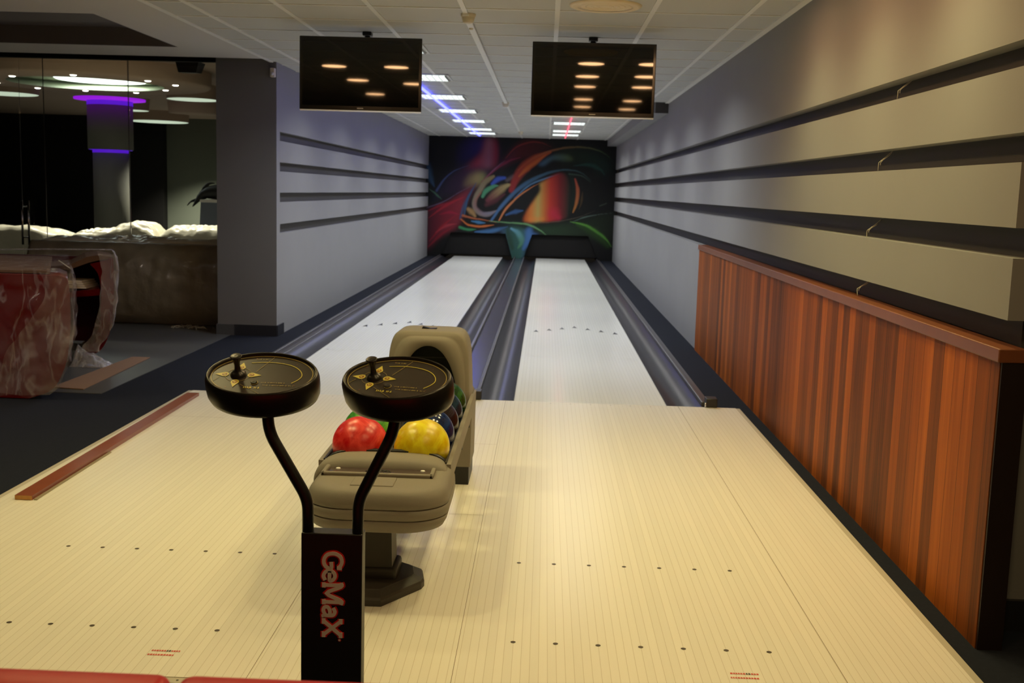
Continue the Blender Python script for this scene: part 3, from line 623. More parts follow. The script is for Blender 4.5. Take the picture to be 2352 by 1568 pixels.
t = thing('motion_sensor', 'small white motion sensor at the top corner of the dark pillar', 'motion sensor', (-2.93, 2.92, 2.47))
b = MB(); b.box(-2.965, -2.92, 2.885, 2.944, 2.43, 2.515, M['det'], .008, 2); part(b, 'housing', t)
b = MB(); b.sphere((-2.942, 2.885, 2.46), .016, M['fixture'], 12, 8); part(b, 'lens', t)

# ---------------------------------------------------------------- hanging screens
def tv(xc, label):
    t = thing('hanging_screen', label, 'television', (xc, .52, 2.24), 'black screens hanging from the ceiling')
    w, z0, z1, y = .441, 1.983, 2.499, .5
    b = MB(); b.box(xc-w, xc+w, y, y+.022, z0, z1, M['bezel'], .004, 2); b.box(xc-.3, xc+.3, y+.022, y+.05, z0+.06, z1-.08, M['bezel'], .01, 2); cg = part(b, 'casing', t)
    b = MB(); b.box(xc-w+.02, xc+w-.02, y-.001, y+.001, z0+.03, z1-.02, M['screen']); part(b, 'screen', t)
    b = MB(); b.prism([(y-.003, z0+.0005), (y-.003, z0-.001), (y+.014, z0-.009), (y+.018, z0-.009), (y+.018, z0+.0005)], xc-w+.002, xc+w-.002, 'x', M['tvedge']); part(b, 'light_edge', t)
    b = MB(); xx = xc-.022
    for k in range(7): b.box(xx, xx+.0045, y-.0025, y-.001, z0+.012, z0+.018, M['tvedge']); xx += .0065
    part(b, 'maker_mark', cg)
    b = MB(); b.tube([(xc, y+.055, z0+.25), (xc, y+.30, z0+.28), (xc, y+.30, CZ-.002)], .02, M['rubber'], 12); b.box(xc-.1, xc+.1, y+.05, y+.07, 2.15, 2.35, M['rubber']); part(b, 'ceiling_pole', t)
    b = MB(); b.box(xc-.033, xc+.033, y+.26, y+.34, CZ-.03, CZ-.001, M['rubber'], .004, 1); part(b, 'ceiling_plate', t)
tv(-1.711, 'black hanging television screen above the left lane'); tv(-.039, 'black hanging television screen above the right lane')

# ---------------------------------------------------------------- ball return
RX = -.922
br = thing('ball_return', 'taupe plastic ball return with rack, front tray hood and rear arch', 'ball return', (RX, -3.0, 0))
# rear hood
nP = 49
def arch(hw_b, hw_t, zb, zt, r, n=nP, px=2.6):
    P = []
    for i in range(n):
        a = PI*i/(n-1); c, s = math.cos(a), math.sin(a)
        u = math.copysign(abs(c)**(2/px), c); v = abs(s)**(2/px)
        hw = hw_t+(hw_b-hw_t)*(1-v); P.append((hw*u, zb+(zt-zb)*v))
    return P
hx = -.895
O = arch(.208, .192, .40, .757, 0, px=7); I = arch(.142, .128, .44, .688, 0, px=2.1)
def ring(t, y, sc=1):
    return [(hx+(o[0]*(1-t)+i[0]*t)*sc, y, (o[1]*(1-t)+i[1]*t)) for o, i in zip(O, I)]
def ring_o(y, s, dz=0): return [(hx+o[0]*s, y, .40+(o[1]-.40)*s+dz) for o in O]
b = MB()
rings = [ring_o(-1.95, .86), ring_o(-1.99, .95), ring_o(-2.05, .99), ring_o(-2.24, 1.0), ring(.03, -2.275), ring(.10, -2.29), ring(.30, -2.295), ring(.38, -2.30), ring(.44, -2.318), ring(.9, -2.325), ring(1, -2.312)]
b.loft(rings, M['shell'], (False, False), True, closed=False)
b.faces(rings[0], [tuple(range(nP))], M['shell'])
for (xa, xb) in ((rings[0], None),): pass
rh = part(b, 'rear_hood', br)
b = MB(); r0 = ring(1, -2.312); r1 = [(hx+(p[0]-hx)*.97, -2.06, p[2]) for p in r0]; b.loft([r0, r1], M['rubber'], (False, False), True, closed=False); b.faces(r1, [tuple(range(nP))], M['rubber'])
b.box(hx-.1, hx+.1, -2.2, -2.195, .612, .616, M['foot']); part(b, 'hood_mouth', rh)
b = MB(); b.box(hx-.207, hx+.207, -2.28, -1.97, .36, .44, M['shell'], .012, 2); part(b, 'hood_base', br)
for s in (-1, 1):
    x = RX+.012+s*.186; b = MB()
    b.loft([[(x-.042, -2.29, .09), (x+.042, -2.29, .09), (x+.042, -1.97, .09), (x-.042, -1.97, .09)], [(x-.035, -2.29, .42), (x+.046, -2.29, .42), (x+.046, -1.98, .42), (x-.035, -1.98, .42)]], M['shell'], smooth=False)
    lg = part(b, 'leg', br)
    b = MB(); b.box(x-.036, x+.036, -2.288, -1.99, 0, .092, M['rubber']); part(b, 'foot', lg)
b = MB(); b.prism([(-.94, .757), (-.89, .751), (-.866, .755), (-.868, .76), (-.90, .758), (-.935, .767)], -2.2, -2.17, 'y', M['rubber']); part(b, 'top_tab', rh)
# rack rails
for s in (-1, 1):
    x = RX+s*.240
    b = MB(); b.loft([[(x-.009, -3.55, .345), (x+.009, -3.55, .345), (x+.009, -3.55, .42), (x-.009, -3.55, .42)], [(x-.009, -2.2, .36), (x+.009, -2.2, .36), (x+.009, -2.2, .44), (x-.009, -2.2, .44)]], M['shell'], smooth=False); part(b, 'side_rail', br)
    xi = RX+s*.2285
    b = MB(); b.box(xi-.0035, xi+.0035, -3.54, -2.3, .345, .425, M['rubber']); part(b, 'rail_lining', br)
for c in (-1.04, -.80):
    for s in (-.06, .06):
        b = MB(); b.tube([(c+s, -3.62, .3515), (c+s, -2.1, .3515)], .0085, M['rubber'], 10); part(b, 'track_rod', br)
for y in (-3.35, -2.9, -2.45):
    b = MB(); b.box(RX-.245, RX+.245, y-.012, y+.012, .325, .343, M['rubber']); part(b, 'cross_bar', br)
b = MB(); b.box(RX-.015, RX+.015, -3.55, -2.3, .30, .325, M['foot']); part(b, 'centre_beam', br)
# front hood
HX = -.906
def plan(s, y0=-3.95, y1=-3.5, hw=.249, dy=0): 
    P = rrect(-hw*s, hw*s, y0+(1-s)*.16, y1, [.03, .03, .15*s, .15*s], 10)
    return P
lay = [(.270, .88), (.274, .93), (.292, .97), (.3115, .985), (.313, .965), (.3155, .965), (.317, .99), (.335, 1.0), (.350, 1.0), (.3515, .975), (.354, .975), (.3555, .998), (.375, .992), (.388, .975), (.400, .945), (.409, .90), (.414, .84), (.415, .70)]
b = MB(); b.loft([[(HX+x, y, z) for x, y in plan(s)] for z, s in lay], M['shell']); fh = part(b, 'front_hood', br)
b = MB()   # raised saddle behind the lid
prof = []
for k in range(25):
    a = PI*k/24; c, s_ = math.cos(a), math.sin(a); prof.append((math.copysign(abs(c)**.45, c), abs(s_)**.5))
def sad(y, hw, zt, zb=.33): return [(RX+hw*u, y, zb+(zt-zb)*v) for u, v in prof]
b.loft([sad(-3.49, .224, .434), sad(-3.50, .238, .448), sad(-3.55, .247, .454), sad(-3.60, .252, .448), sad(-3.622, .253, .438), sad(-3.630, .248, .415)], M['shell'], (True, True), True, closed=True)
part(b, 'saddle', br)
b = MB(); b.loft([sad(-3.472, .220, .437), sad(-3.465, .230, .447), sad(-3.478, .240, .455), sad(-3.495, .236, .452)], M['rubber'], (True, True), True, closed=True); part(b, 'rubber_gasket', br)
b = MB()
for (xa, xb, ya, yb) in ((-.202, .202, -3.745, -3.728), (-.202, -.186, -3.745, -3.632), (.186, .202, -3.745, -3.632)): b.box(RX+xa, RX+xb, ya, yb, .412, .428, M['shell'], .005, 2)
pf = part(b, 'plate_frame', br)
pl = MB(); pl.box(RX-.187, RX+.187, -3.729, -3.635, .4155, .418, M['plate']); plo = part(pl, 'smoked_plate', pf)
for s in (-1, 1):
    b = MB(); b.lathe([(.0001, .0035), (.007, .003), (.010, 0)], (RX+s*.155, -3.655, .418), M['tvedge'], 14, (False, True)); part(b, 'plate_stud', pf)
b = MB()
for r, a0, a1 in ((.030, 0, 360), (.018, 20, 300)):
    P = [(RX+.005+1.2*r*math.cos(math.radians(a)), -3.682+.62*r*math.sin(math.radians(a)), .4188) for a in np.linspace(a0, a1, 26)]; b.tube(P, .0016, M['rubber'], 6)
for a in range(5):
    x = RX-.022+a*.012; b.tube([(x, -3.698, .4188), (x+.005, -3.668, .4188)], .0016, M['rubber'], 6)
b.tube([(RX-.05, -3.684, .4188), (RX-.03, -3.676, .4188), (RX-.01, -3.686, .4188)], .0018, M['rubber'], 6)
part(b, 'plate_emblem', pf)
b = MB(); b.box(RX-.075, RX+.075, -3.87, -3.755, .4105, .4185, M['shell'], .003, 2); part(b, 'lid_tab', fh)
b = MB(); b.loft([[(RX-.062, -3.76, .03), (RX+.062, -3.76, .03), (RX+.062, -3.62, .03), (RX-.062, -3.62, .03)], [(RX-.055, -3.75, .275), (RX+.055, -3.75, .275), (RX+.055, -3.64, .275), (RX-.055, -3.64, .275)]], M['foot'], smooth=False); part(b, 'pedestal', br)
base = [(-.045, -3.918), (.045, -3.918), (.165, -3.735), (.172, -3.70), (.155, -3.60), (.10, -3.55), (-.10, -3.55), (-.155, -3.60), (-.172, -3.70), (-.165, -3.735)]
def sc_(P, s): return [(RX+x*s, -3.72+(y+3.72)*s) for x, y in P]
b = MB(); b.loft([[(x, y, z) for x, y in sc_(base, s)] for z, s in ((0.0005, 1.0), (.022, 1.0), (.030, .97), (.045, .80), (.048, .78))], M['foot'], smooth=False)
b.box(RX-.078, RX+.078, -3.775, -3.605, .03, .085, M['foot'], .012, 2); part(b, 'foot_plate', br)

# ---------------------------------------------------------------- balls
def ball(x, y, m, label, rz):
    o = thing('bowling_ball', label, 'bowling ball', (x, y, .45), 'bowling balls on the return rack')
    b = MB(); b.sphere((x, y, .45), .1078, m, 56, 32); part(b, 'shell', o)
    b = MB()
    d0 = Vector((math.sin(rz), .25, .75 if rz > 1 else -.3)).normalized(); a = d0.orthogonal().normalized(); c = d0.cross(a)
    for u, v in ((-.014, .0), (.014, .0), (0, -.055)):
        dd = (d0+a*u*9+c*v*9).normalized(); p = Vector((x, y, .45))+dd*.1079; e = dd.orthogonal().normalized(); g = dd.cross(e)
        b.faces([tuple(p+.0115*(math.cos(k*PI/6)*e+math.sin(k*PI/6)*g)) for k in range(12)], [tuple(range(12))], M['rubber'])
    part(b, 'finger_holes', o)
ball(-1.04, -3.395, M['ballred'], 'bright red marbled bowling ball at the front left of the rack', .3)
ball(-.80, -3.395, M['ballyel'], 'bright yellow bowling ball at the front right of the rack', .8)
ball(-1.04, -3.175, M['ballgreen'], 'light green marbled bowling ball behind the red ball', .2)
ball(-.80, -3.175, M['ballblue'], 'navy blue bowling ball directly behind the yellow ball', .5)
ball(-.80, -2.955, M['ballplum'], 'dark plum bowling ball behind the navy one', .1)
ball(-.80, -2.735, M['balldk'], 'dark blue bowling ball in front of the dark green one', .4)
ball(-.80, -2.515, M['ballforest'], 'dark green bowling ball nearest the rear arch', .9)

# ---------------------------------------------------------------- twin control console
PY = -5.1
cs = thing('control_console', 'black post with two oval joystick panels in front of the ball return', 'control console', (-.822, PY, FZ))
b = MB(); b.box(-.893, -.750, PY-.001, PY+.045, FZ+.01, .6405, M['powder'], .003, 2); part(b, 'post', cs)
b = MB(); b.box(-1.0, -.645, PY-.15, PY+.17, FZ+.0005, FZ+.012, M['powder'], .004, 2); part(b, 'base_plate', cs)
def fillet(P, r=.04, n=7):
    P = [Vector(p) for p in P]; out = [P[0]]
    for i in range(1, len(P)-1):
        a = (P[i-1]-P[i]); c = (P[i+1]-P[i]); ra = min(r, a.length*.45); rc = min(r, c.length*.45)
        A = P[i]+a.normalized()*ra; C_ = P[i]+c.normalized()*rc
        for k in range(n+1):
            u = k/n; out.append((1-u)**2*A+2*u*(1-u)*P[i]+u*u*C_)
    out.append(P[-1]); return out
yt = PY+.014
for P in ([(-.880, yt, .60), (-.880, yt, .715), (-.971, yt, .872), (-.977, yt, .955)], [(-.763, yt, .60), (-.763, yt, .715), (-.684, yt, .880), (-.674, yt, .955)]):
    b = MB(); b.tube(fillet(P, .028), .0135, M['powder'], 16); part(b, 'arm', cs)
# lettering down the post
LET = {   # strokes in units of cap height, baseline y=0, (points, advance handled below)
 'G': [[(.86, .80), (.72, .93), (.5, .98), (.26, .90), (.12, .68), (.10, .45), (.18, .2), (.4, .05), (.66, .05), (.86, .2), (.88, .42), (.56, .42)], [(.88, .98), (.88, .72)]],
 'e': [[(.10, .36), (.60, .36), (.56, .56), (.36, .66), (.16, .56), (.08, .34), (.16, .12), (.38, .02), (.60, .12)]],
 'M': [[(.06, .04), (.34, .04)], [(.2, .04), (.2, .94)], [(.06, .94), (.28, .94), (.66, .20), (1.06, .94), (1.28, .94)], [(1.14, .94), (1.14, .04)], [(1.0, .04), (1.28, .04)]],
 'a': [[(.14, .56), (.34, .66), (.52, .58), (.56, .40), (.56, .04), (.66, .04)], [(.56, .38), (.30, .38), (.10, .26), (.12, .08), (.30, .02), (.50, .12), (.56, .20)]],
 'X': [[(.04, .94), (.30, .94)], [(.16, .94), (.84, .04)], [(.70, .04), (.98, .04)], [(.86, .94), (.16, .04)], [(.72, .94), (1.0, .94)], [(.02, .04), (.30, .04)]]}
RIB = [0]
def ribbon(b, pts, w, T, m, d):
    """flat raised ribbon along 2-D pts; T maps (u,v,height) to space"""
    P = [np.array(p, float) for p in pts]; n = len(P); closed = np.hypot(*(P[0]-P[-1])) < 1e-6 and n > 3
    if closed: P = P[:-1]; n -= 1
    RIB[0] = (RIB[0]+1) % 24; d = d+RIB[0]*1.6e-5
    Lf, Rt = [], []
    for i in range(n):
        a = P[i-1] if (i > 0 or closed) else None; c = P[(i+1) % n] if (i < n-1 or closed) else None
        t0 = (P[i]-a)/(np.hypot(*(P[i]-a))+1e-12) if a is not None else None
        t1 = (c-P[i])/(np.hypot(*(c-P[i]))+1e-12) if c is not None else None
        if t0 is None: t0 = t1
        if t1 is None: t1 = t0
        n0 = np.array([-t0[1], t0[0]]); n1 = np.array([-t1[1], t1[0]]); m_ = n0+n1; L = np.hypot(*m_)
        m_ = n0 if L < 1e-6 else m_/L; k = min(2.2, 1/max(.2, float(m_@n0)))
        off = m_*w/2*k
        ext = np.zeros(2) if closed or 0 < i < n-1 else (t1 if i == n-1 else -t0)*w*.0
        Lf.append(P[i]+off+ext); Rt.append(P[i]-off+ext)
    top = [T(*q, d) for q in Lf]+[T(*q, d) for q in Rt]; bot = [T(*q, 0) for q in Lf]+[T(*q, 0) for q in Rt]; N = 2*n
    fs = []
    for i in range(n if closed else n-1):
        j = (i+1) % n; fs += [(i, j, n+j, n+i), (i, N+i, N+j, j), (n+i, n+j, N+n+j, N+n+i)]
    if not closed: fs += [(0, n, N+n, N), (n-1, N+n-1, N+2*n-1, 2*n-1)]
    b.faces(top+bot, fs, m)
H = .0445; xo = -.8405; zo = .598
def TP(yoff):
    return lambda u, v, h: (xo+v*H, PY-.001-yoff-h, zo-u*H)
seq = [('G', 0, 1.0, 1.0), ('e', .95, 1, .95), ('M', 1.62, .98, 1.0), ('a', 2.92, 1, .95), ('X', 3.62, 1.08, 1.0)]
for nm, wd, m, dep, off in (('red_lettering', .34, M['redl'], .0012, 0), ('silver_lettering', .19, M['silver'], .0012, .0013)):
    b = MB()
    for ch, u0, su, sv in seq:
        for st in LET[ch]:
            pts = [(u0+p[0]*su, p[1]*sv) for p in st]
            if len(pts) > 4: pts = [tuple(p) for p in catmull(pts, 4)]
            ribbon(b, pts, wd, TP(off), m, dep)
    k = 14; b.faces([TP(off)(4.82+(.09 if nm[0] == 'r' else .055)*math.cos(2*PI*j/k), .88+(.09 if nm[0] == 'r' else .055)*math.sin(2*PI*j/k), dep) for j in range(k)], [tuple(range(k))], m)
    for v in b.bm.verts: v.co -= Vector(cs.location)
    b.build(nm, None, cs, weld=False)
# pods
def pod(cx, cy, cz, rz, name):
    A, B = .131, .095
    def R(s, z, n=64): return [(A*s*math.cos(2*PI*k/n) if True else 0, (B*s+(s-1)*.0)*math.sin(2*PI*k/n), z) for k in range(n)]
    b = MB(); b.loft([R(.50, -.066), R(.88, -.067), R(.955, -.062), R(.995, -.050), R(1.008, -.032), R(1.008, -.012), R(.985, -.002), R(.96, .003), R(.935, .002), R(.925, -.004)], M['blackp'], (True, False)); e = b.build('joystick_pod', None, cs)
    e.location = Vector((cx, cy, cz))-Vector(cs.location)
    e.rotation_euler = (Matrix.Rotation(rz, 4, 'Z')@Matrix.Rotation(math.radians(22), 4, 'X')).to_euler()
    b = MB(); b.loft([R(.86, -.0045), R(.93, -.0040)], M['face'], (False, False)); b.faces(R(.86, -.0045), [tuple(range(64))], M['face']); b.build('face_panel', None, e)
    Z = -.0038
    fa, fb = A*.89, B*.88
    def uv(u, v): return (u*fa, v*fb)
    def T(u, v, h): return (u, v, Z+h)
    b = MB()
    ribbon(b, [uv(math.cos(a), math.sin(a)) for a in np.linspace(0, 2*PI, 65)], .0016, T, M['pale'], .0002)
    arc = [tuple(p) for p in catmull([uv(*p) for p in ((-.316, .62), (0, .675), (.30, .635), (.55, .50), (.72, .27), (.787, .01), (.74, -.2), (.637, -.38))], 8)]
    ribbon(b, arc, .0018, T, M['yellow'], .0002)
    ribbon(b, [uv(.1, .95), uv(-.14, .165)], .0007, T, M['pale'], .0002); ribbon(b, [uv(-.82, -.16), uv(-.9, -.36)], .0007, T, M['pale'], .0002); ribbon(b, [uv(-.36, -.5), uv(.09, -.95)], .0006, T, M['pale'], .0002)
    jc = uv(-.47, -.02); rr = .029
    ribbon(b, [(jc[0]+rr*math.cos(a), jc[1]+rr*math.sin(a)) for a in np.linspace(0, 2*PI, 33)], .0006, T, M['pale'], .0002)
    for ang in (0, 90, 180, 270):   # teardrop arrows
        a = math.radians(ang); c_, s_ = math.cos(a), math.sin(a); ctr = (jc[0]+c_*rr*1.08, jc[1]+s_*rr*1.08)
        def L(u, v): return (ctr[0]+u*c_-v*s_, ctr[1]+u*s_+v*c_)
        pts = [L(.0095*math.cos(t), .0095*math.sin(t)) for t in np.linspace(math.radians(50), math.radians(310), 16)]+[L(.0225, 0)]
        b.faces([T(*p, .0003) for p in pts], [tuple(range(len(pts)))], M['yellow'])
        b.faces([T(*L(.006*math.cos(t), .006*math.sin(t)), .0004) for t in np.linspace(0, 2*PI, 14)[:-1]], [tuple(range(13))], M['orange'])
        ribbon(b, [L(-.002, .0035), L(.003, 0), L(-.002, -.0035)], .002, T, M['yellow'], .0006)
    bc = uv(-.093, -.40); ribbon(b, [(bc[0]+.0085*math.cos(t), bc[1]+.0085*math.sin(t)) for t in np.linspace(-2.4, .9+PI/2, 22)], .0012, T, M['pale'], .0002)
    def script(u0, u1, v, h, m, dens=.0028):
        x0_, y0_ = uv(u0, v); x1_, _ = uv(u1, v); x = x0_; r_ = random.Random(5)
        while x < x1_-dens*.5:
            w = dens*(.55+.3*r_.random())
            if r_.random() > .12: ribbon(b, [(x, y0_-h/2), (x, y0_+h/2)] if r_.random() > .4 else [(x, y0_-h/2), (x+w*.7, y0_+h/2), (x+w, y0_-h/2)], h*.28, T, m, .0002)
            x += w*1.25
    script(-.25, .06, -.66, .006, M['yellow'], .0045); script(.05, .50, -.39, .0028, M['pale']); script(.10, .71, -.52, .0028, M['pale']); script(-.24, 0.0, .83, .003, M['pale'])
    b.build('printed_graphics', None, e, weld=False)
    b = MB(); b.lathe([(.0185, -.004), (.018, -.001), (.0125, .005), (.0075, .008), (.0062, .022), (.0078, .033), (.0125, .043), (.0135, .0455), (.0115, .047), (.0001, .0455)], (jc[0], jc[1], 0), M['blackp'], 24, (False, False)); b.build('joystick', None, e)
    b = MB(); b.lathe([(.0072, -.0038), (.0072, -.0015), (.006, -.001), (.0001, -.0022)], (bc[0], bc[1], 0), M['rubber'], 18, (False, False)); b.build('push_button', None, e)
    b = MB()
    for uu, vv_ in ((-.78, .5), (-.62, -.68), (.62, .62), (.72, -.5), (-.25, .88)): b.disc((*uv(uu*.98, vv_*.98), -.0034), .0012, M['orange'], 8)
    b.build('face_screws', None, e)
pod(-.990, -5.075, 1.007, 0.0, 'left'); pod(-.678, -5.08, 1.009, math.radians(-13), 'right')

# ---------------------------------------------------------------- foreground chair backs
def chair(xc, label):
    yb = -6.31; t = thing('red_chair', label, 'chair', (xc, yb+.2, FZ), 'red chairs in the foreground')
    b = MB(); P = rrect(xc-.2475, xc+.2475, .50, .84, .016, 6)
    b.loft([[(x, y, z) for x, z in [(xc+(p[0]-xc)*s, .67+(p[1]-.67)*s) for p in P]] for y, s in ((yb-.028, .985), (yb-.02, .997), (yb, 1.0), (yb+.02, .997), (yb+.028, .985))], M['redfab']); part(b, 'backrest', t)
    b = MB(); b.box(xc-.24, xc+.24, yb+.01, yb+.46, .40, .47, M['redfab'], .02, 3); part(b, 'seat', t)
    for s in (-1, 1):
        for y in (yb+.03, yb+.42):
            b = MB(); b.tube([(xc+s*.21, y, .41), (xc+s*.22, y, FZ+.001)], .011, M['chrome'], 10); part(b, 'leg', t)
        b = MB(); b.tube([(xc+s*.18, yb+.035, .42), (xc+s*.18, yb+.03, .62)], .011, M['chrome'], 10); part(b, 'back_support', t)
chair(-1.036, 'red padded chair back at the bottom left corner, nearest the camera'); chair(-.533, 'red padded chair back just left of the console post')

# ---------------------------------------------------------------- glass partition and the lounge behind it
GY = 4.2
b = MB()
for x0, x1 in ((-9.5, -5.98), (-5.72, -4.81), (-4.80, -3.5)): b.box(x0+.003, x1-.003, GY, GY+.01, FZ+.005, 2.7, M['glass'])
gp = b.build('window_1', weld=False); struct(gp)
b = MB()
for x in (-5.715, -4.805): b.box(x-.0025, x+.0025, GY-.001, GY+.011, FZ+.005, 2.7, M['groove'])
struct(b.build('trim_4', weld=False))
b = MB(); b.box(-9.5, -3.5, GY-.03, GY+.05, 2.69, 2.82, M['black']); struct(b.build('trim_5'))
b = MB(); b.box(-5.975, -5.725, GY, GY+.01, FZ+.005, 2.69, M['glass']); d1 = b.build('door_1'); struct(d1)
b = MB()
for x in (-5.955, -5.885): b.tube([(x, GY-.055, .72), (x, GY-.055, 1.19)], .012, M['chrome'], 12)
for z in (.80, 1.13): b.tube([(-5.96, GY-.055, z), (-5.88, GY-.055, z)], .007, M['chrome'], 8); b.tube([(-5.92, GY-.055, z), (-5.92, GY, z)], .007, M['chrome'], 8)
ho = b.build('handle', None, d1)
LC = 2.95
b = MB(); b.box(-14, -3.5, 4.26, 20, LC, LC+.1, M['brownc']); struct(b.build('ceiling'))
b = MB(); b.box(-9.6, -3.5, 19.3, 19.5, FZ, LC, M['lback']); b.box(-14, -9.6, 19.0, 19.5, FZ, LC, M['black']); struct(b.build('wall_far', weld=False))
# ring soffit
rg = thing('ring_soffit', 'large round brown ceiling ring with bright recessed lamp and small spots', 'ceiling lamp', (-6.75, 7.75, LC))
cx, cy = -6.72, 7.75; zt = 2.73
b = MB(); b.lathe([(1.02, zt), (1.62, zt), (1.66, zt+.03), (1.66, LC-.001)], (cx, cy, 0), M['ringp'], 64, (False, False)); part(b, 'ring', rg)
b = MB(); b.lathe([(1.02, zt), (1.5, zt+.13)], (cx, cy, 0), M['cream'], 64, (False, False)); part(b, 'cove', rg)
b = MB(); b.lathe([(.0001, zt+.13), (1.5, zt+.13)], (cx, cy, 0), M['cream'], 48, (False, False)); part(b, 'recess_top', rg)
b = MB(); b.lathe([(.0001, zt+.115), (.62, zt+.115), (.64, zt+.129)], (cx-.08, cy+.70, 0), M['coveglow'], 48, (False, False)); part(b, 'lamp_disc', rg)
k = 0
for x, y in [(-8.05, 7.9), (-7.3, 6.8), (-7.8, 8.6), (-6.35, 6.45), (-7.2, 8.85), (-5.6, 7.0), (-5.42, 7.55), (-5.85, 8.4), (-6.5, 9.0)]:
    x = cx+(x-cx)*1.0; b = MB(); b.lathe([(.0001, -.012), (.03, -.010), (.042, -.001)], (x, y, zt), M['spotglow'], 12, (False, False)); part(b, 'spot_lamp', rg)
b = MB(); b.lathe([(.0001, -.012), (.03, -.010), (.04, -.001)], (-4.18, 5.15, LC-.1), M['spotglow'], 12, (False, False)); b.lathe([(.05, 0), (.05, .1)], (-4.18, 5.15, LC-.1), M['fixture'], 14, (True, False)); tag(b.build('ceiling_spot'), 'small bright ceiling spot beside the black speaker behind the glass', 'spotlight')
for x, y, r, lab in [(-8.9, 9.9, .45, 'round glowing ceiling lamp at the left edge behind the glass'), (-8.12, 13.2, .26, 'round glowing ceiling lamp just right of the violet column'), (-8.95, 16.9, .62, 'round glowing ceiling lamp farthest back behind the glass'), (-6.0, 10.1, .38, 'round glowing ceiling lamp cut off by the dark pillar')]:
    t = thing('round_ceiling_lamp', lab, 'ceiling lamp', (x, y, LC), 'round glowing lamps behind the glass')
    b = MB(); b.lathe([(r+.02, -.22), (r+.04, -.001)], (x, y, LC), M['ringp'], 36, (False, False)); part(b, 'drum', t)
    b = MB(); b.lathe([(.0001, -.225), (r, -.225), (r+.02, -.22)], (x, y, LC), M['lampdisc'], 36, (False, False)); part(b, 'lamp_disc', t)
b = MB(); b.lathe([(.0001, -.2), (.5, -.2), (.52, -.001)], (-7.2, 14.0, LC), M['ringp'], 36, (False, False)); tag(b.build('ceiling_disc'), 'unlit brown ceiling disc near the dark pillar behind the glass', 'ceiling disc')
cl = thing('round_column', 'round grey column with wide sleeve and violet light rings behind glass', 'column', (-7.7, 11, FZ))
b = MB(); b.lathe([(.29, FZ+.001), (.29, 1.93)], (-7.69, 11, 0), M['colp'], 40); part(b, 'shaft', cl)
b = MB(); b.lathe([(.345, 1.93), (.365, 1.94), (.365, 2.73), (.33, 2.73)], (-7.69, 11, 0), M['colp'], 40); part(b, 'sleeve', cl)
b = MB(); b.lathe([(.295, 1.925), (.35, 1.93)], (-7.69, 11, 0), M['violet'], 40, (False, False)); b.lathe([(.292, 1.88), (.292, 1.929)], (-7.69, 11, 0), M['violet'], 40, (False, False)); part(b, 'violet_light', cl)
b = MB(); b.lathe([(.34, 2.735), (.57, 2.75), (.57, 2.78), (.3, 2.78)], (-7.69, 11, 0), M['magenta'], 40, (False, False)); b.lathe([(.368, 2.66), (.368, 2.732)], (-7.69, 11, 0), M['violet'], 40, (False, False)); part(b, 'magenta_light', cl)
t = thing('hanging_speaker', 'black box speaker hanging from the ceiling beside the dark pillar', 'speaker', (-4.42, 5.2, 2.8))
b = MB(); b.loft([[(-4.53, 5.0, 2.655), (-4.33, 5.0, 2.655), (-4.33, 5.2, 2.665), (-4.53, 5.2, 2.665)], [(-4.565, 5.0, 2.78), (-4.30, 5.0, 2.78), (-4.30, 5.25, 2.78), (-4.565, 5.25, 2.78)]], M['rubber'], smooth=False); part(b, 'cabinet', t)
b = MB(); b.tube([(-4.43, 5.12, 2.78), (-4.43, 5.12, LC)], .015, M['rubber'], 8); part(b, 'hanger', t)
# crumpled things
def heap(name, x0, x1, y0, y1, z0, f, m, label, cat, amp=.03, fr=9, n=60, seed=0, parent=None, group=None):
    b = MB(); nxh, nyh = n, max(10, int(n*(y1-y0)/(x1-x0)))
    vs = []
    for j in range(nyh+1):
        for i in range(nxh+1):
            u, v = i/nxh, j/nyh; x = x0+(x1-x0)*u; y = y0+(y1-y0)*v
            e = min(1, min(v, 1-v)*7)**.5*min(1, min(u, 1-u)*9)**.5
            h = f(u, v)*e+amp*e*(noise.noise(Vector((x*fr*.6+y*fr+seed, y*fr*2.2, seed)))+.5*noise.noise(Vector((x*fr*1.5-y*fr, y*fr*5, seed+3))))
            vs.append((x, y, z0+max(.002, h)))
    fs = [(j*(nxh+1)+i, j*(nxh+1)+i+1, (j+1)*(nxh+1)+i+1, (j+1)*(nxh+1)+i) for j in range(nyh) for i in range(nxh)]
    b.faces(vs, fs, m, True)
    # skirt down so it is a closed body
    edge = [i for i in range(nxh+1)]+[j*(nxh+1)+nxh for j in range(1, nyh+1)]+[nyh*(nxh+1)+i for i in range(nxh-1, -1, -1)]+[j*(nxh+1) for j in range(nyh-1, 0, -1)]
    ev = [vs[k] for k in edge]; b.faces(ev+[(p[0], p[1], z0) for p in ev], [(k, (k+1) % len(ev), len(ev)+(k+1) % len(ev), len(ev)+k) for k in range(len(ev))]+[tuple(range(len(ev), 2*len(ev)))], m)
    o = b.build(name, None, parent)
    if label: tag(o, label, cat, group)
    return o
def wrapped(name, prof, x0, x1, m, label, cat, n=70, amp=.02, fr=5, axis='x', parent=None):
    """profile (depth, z) swept along X with crumpled noise"""
    P = [tuple(p) for p in catmull(prof, 6)]; rings = []
    for i in range(n+1):
        x = x0+(x1-x0)*i/n; r = []
        for (y, z) in P:
            d = amp*noise.noise(Vector((x*fr, y*fr, z*fr*1.3)))+amp*.5*noise.noise(Vector((x*fr*3, y*fr*3, z*fr*2)))
            r.append((x, y-d, z+d*.3) if axis == 'x' else (y+d, x, z+d*.3))
        rings.append(r)
    b = MB(); b.loft(rings, m, (True, True), True, closed=True); o = b.build(name, None, parent)
    if label: tag(o, label, cat)
    return o
F0 = FZ+.006
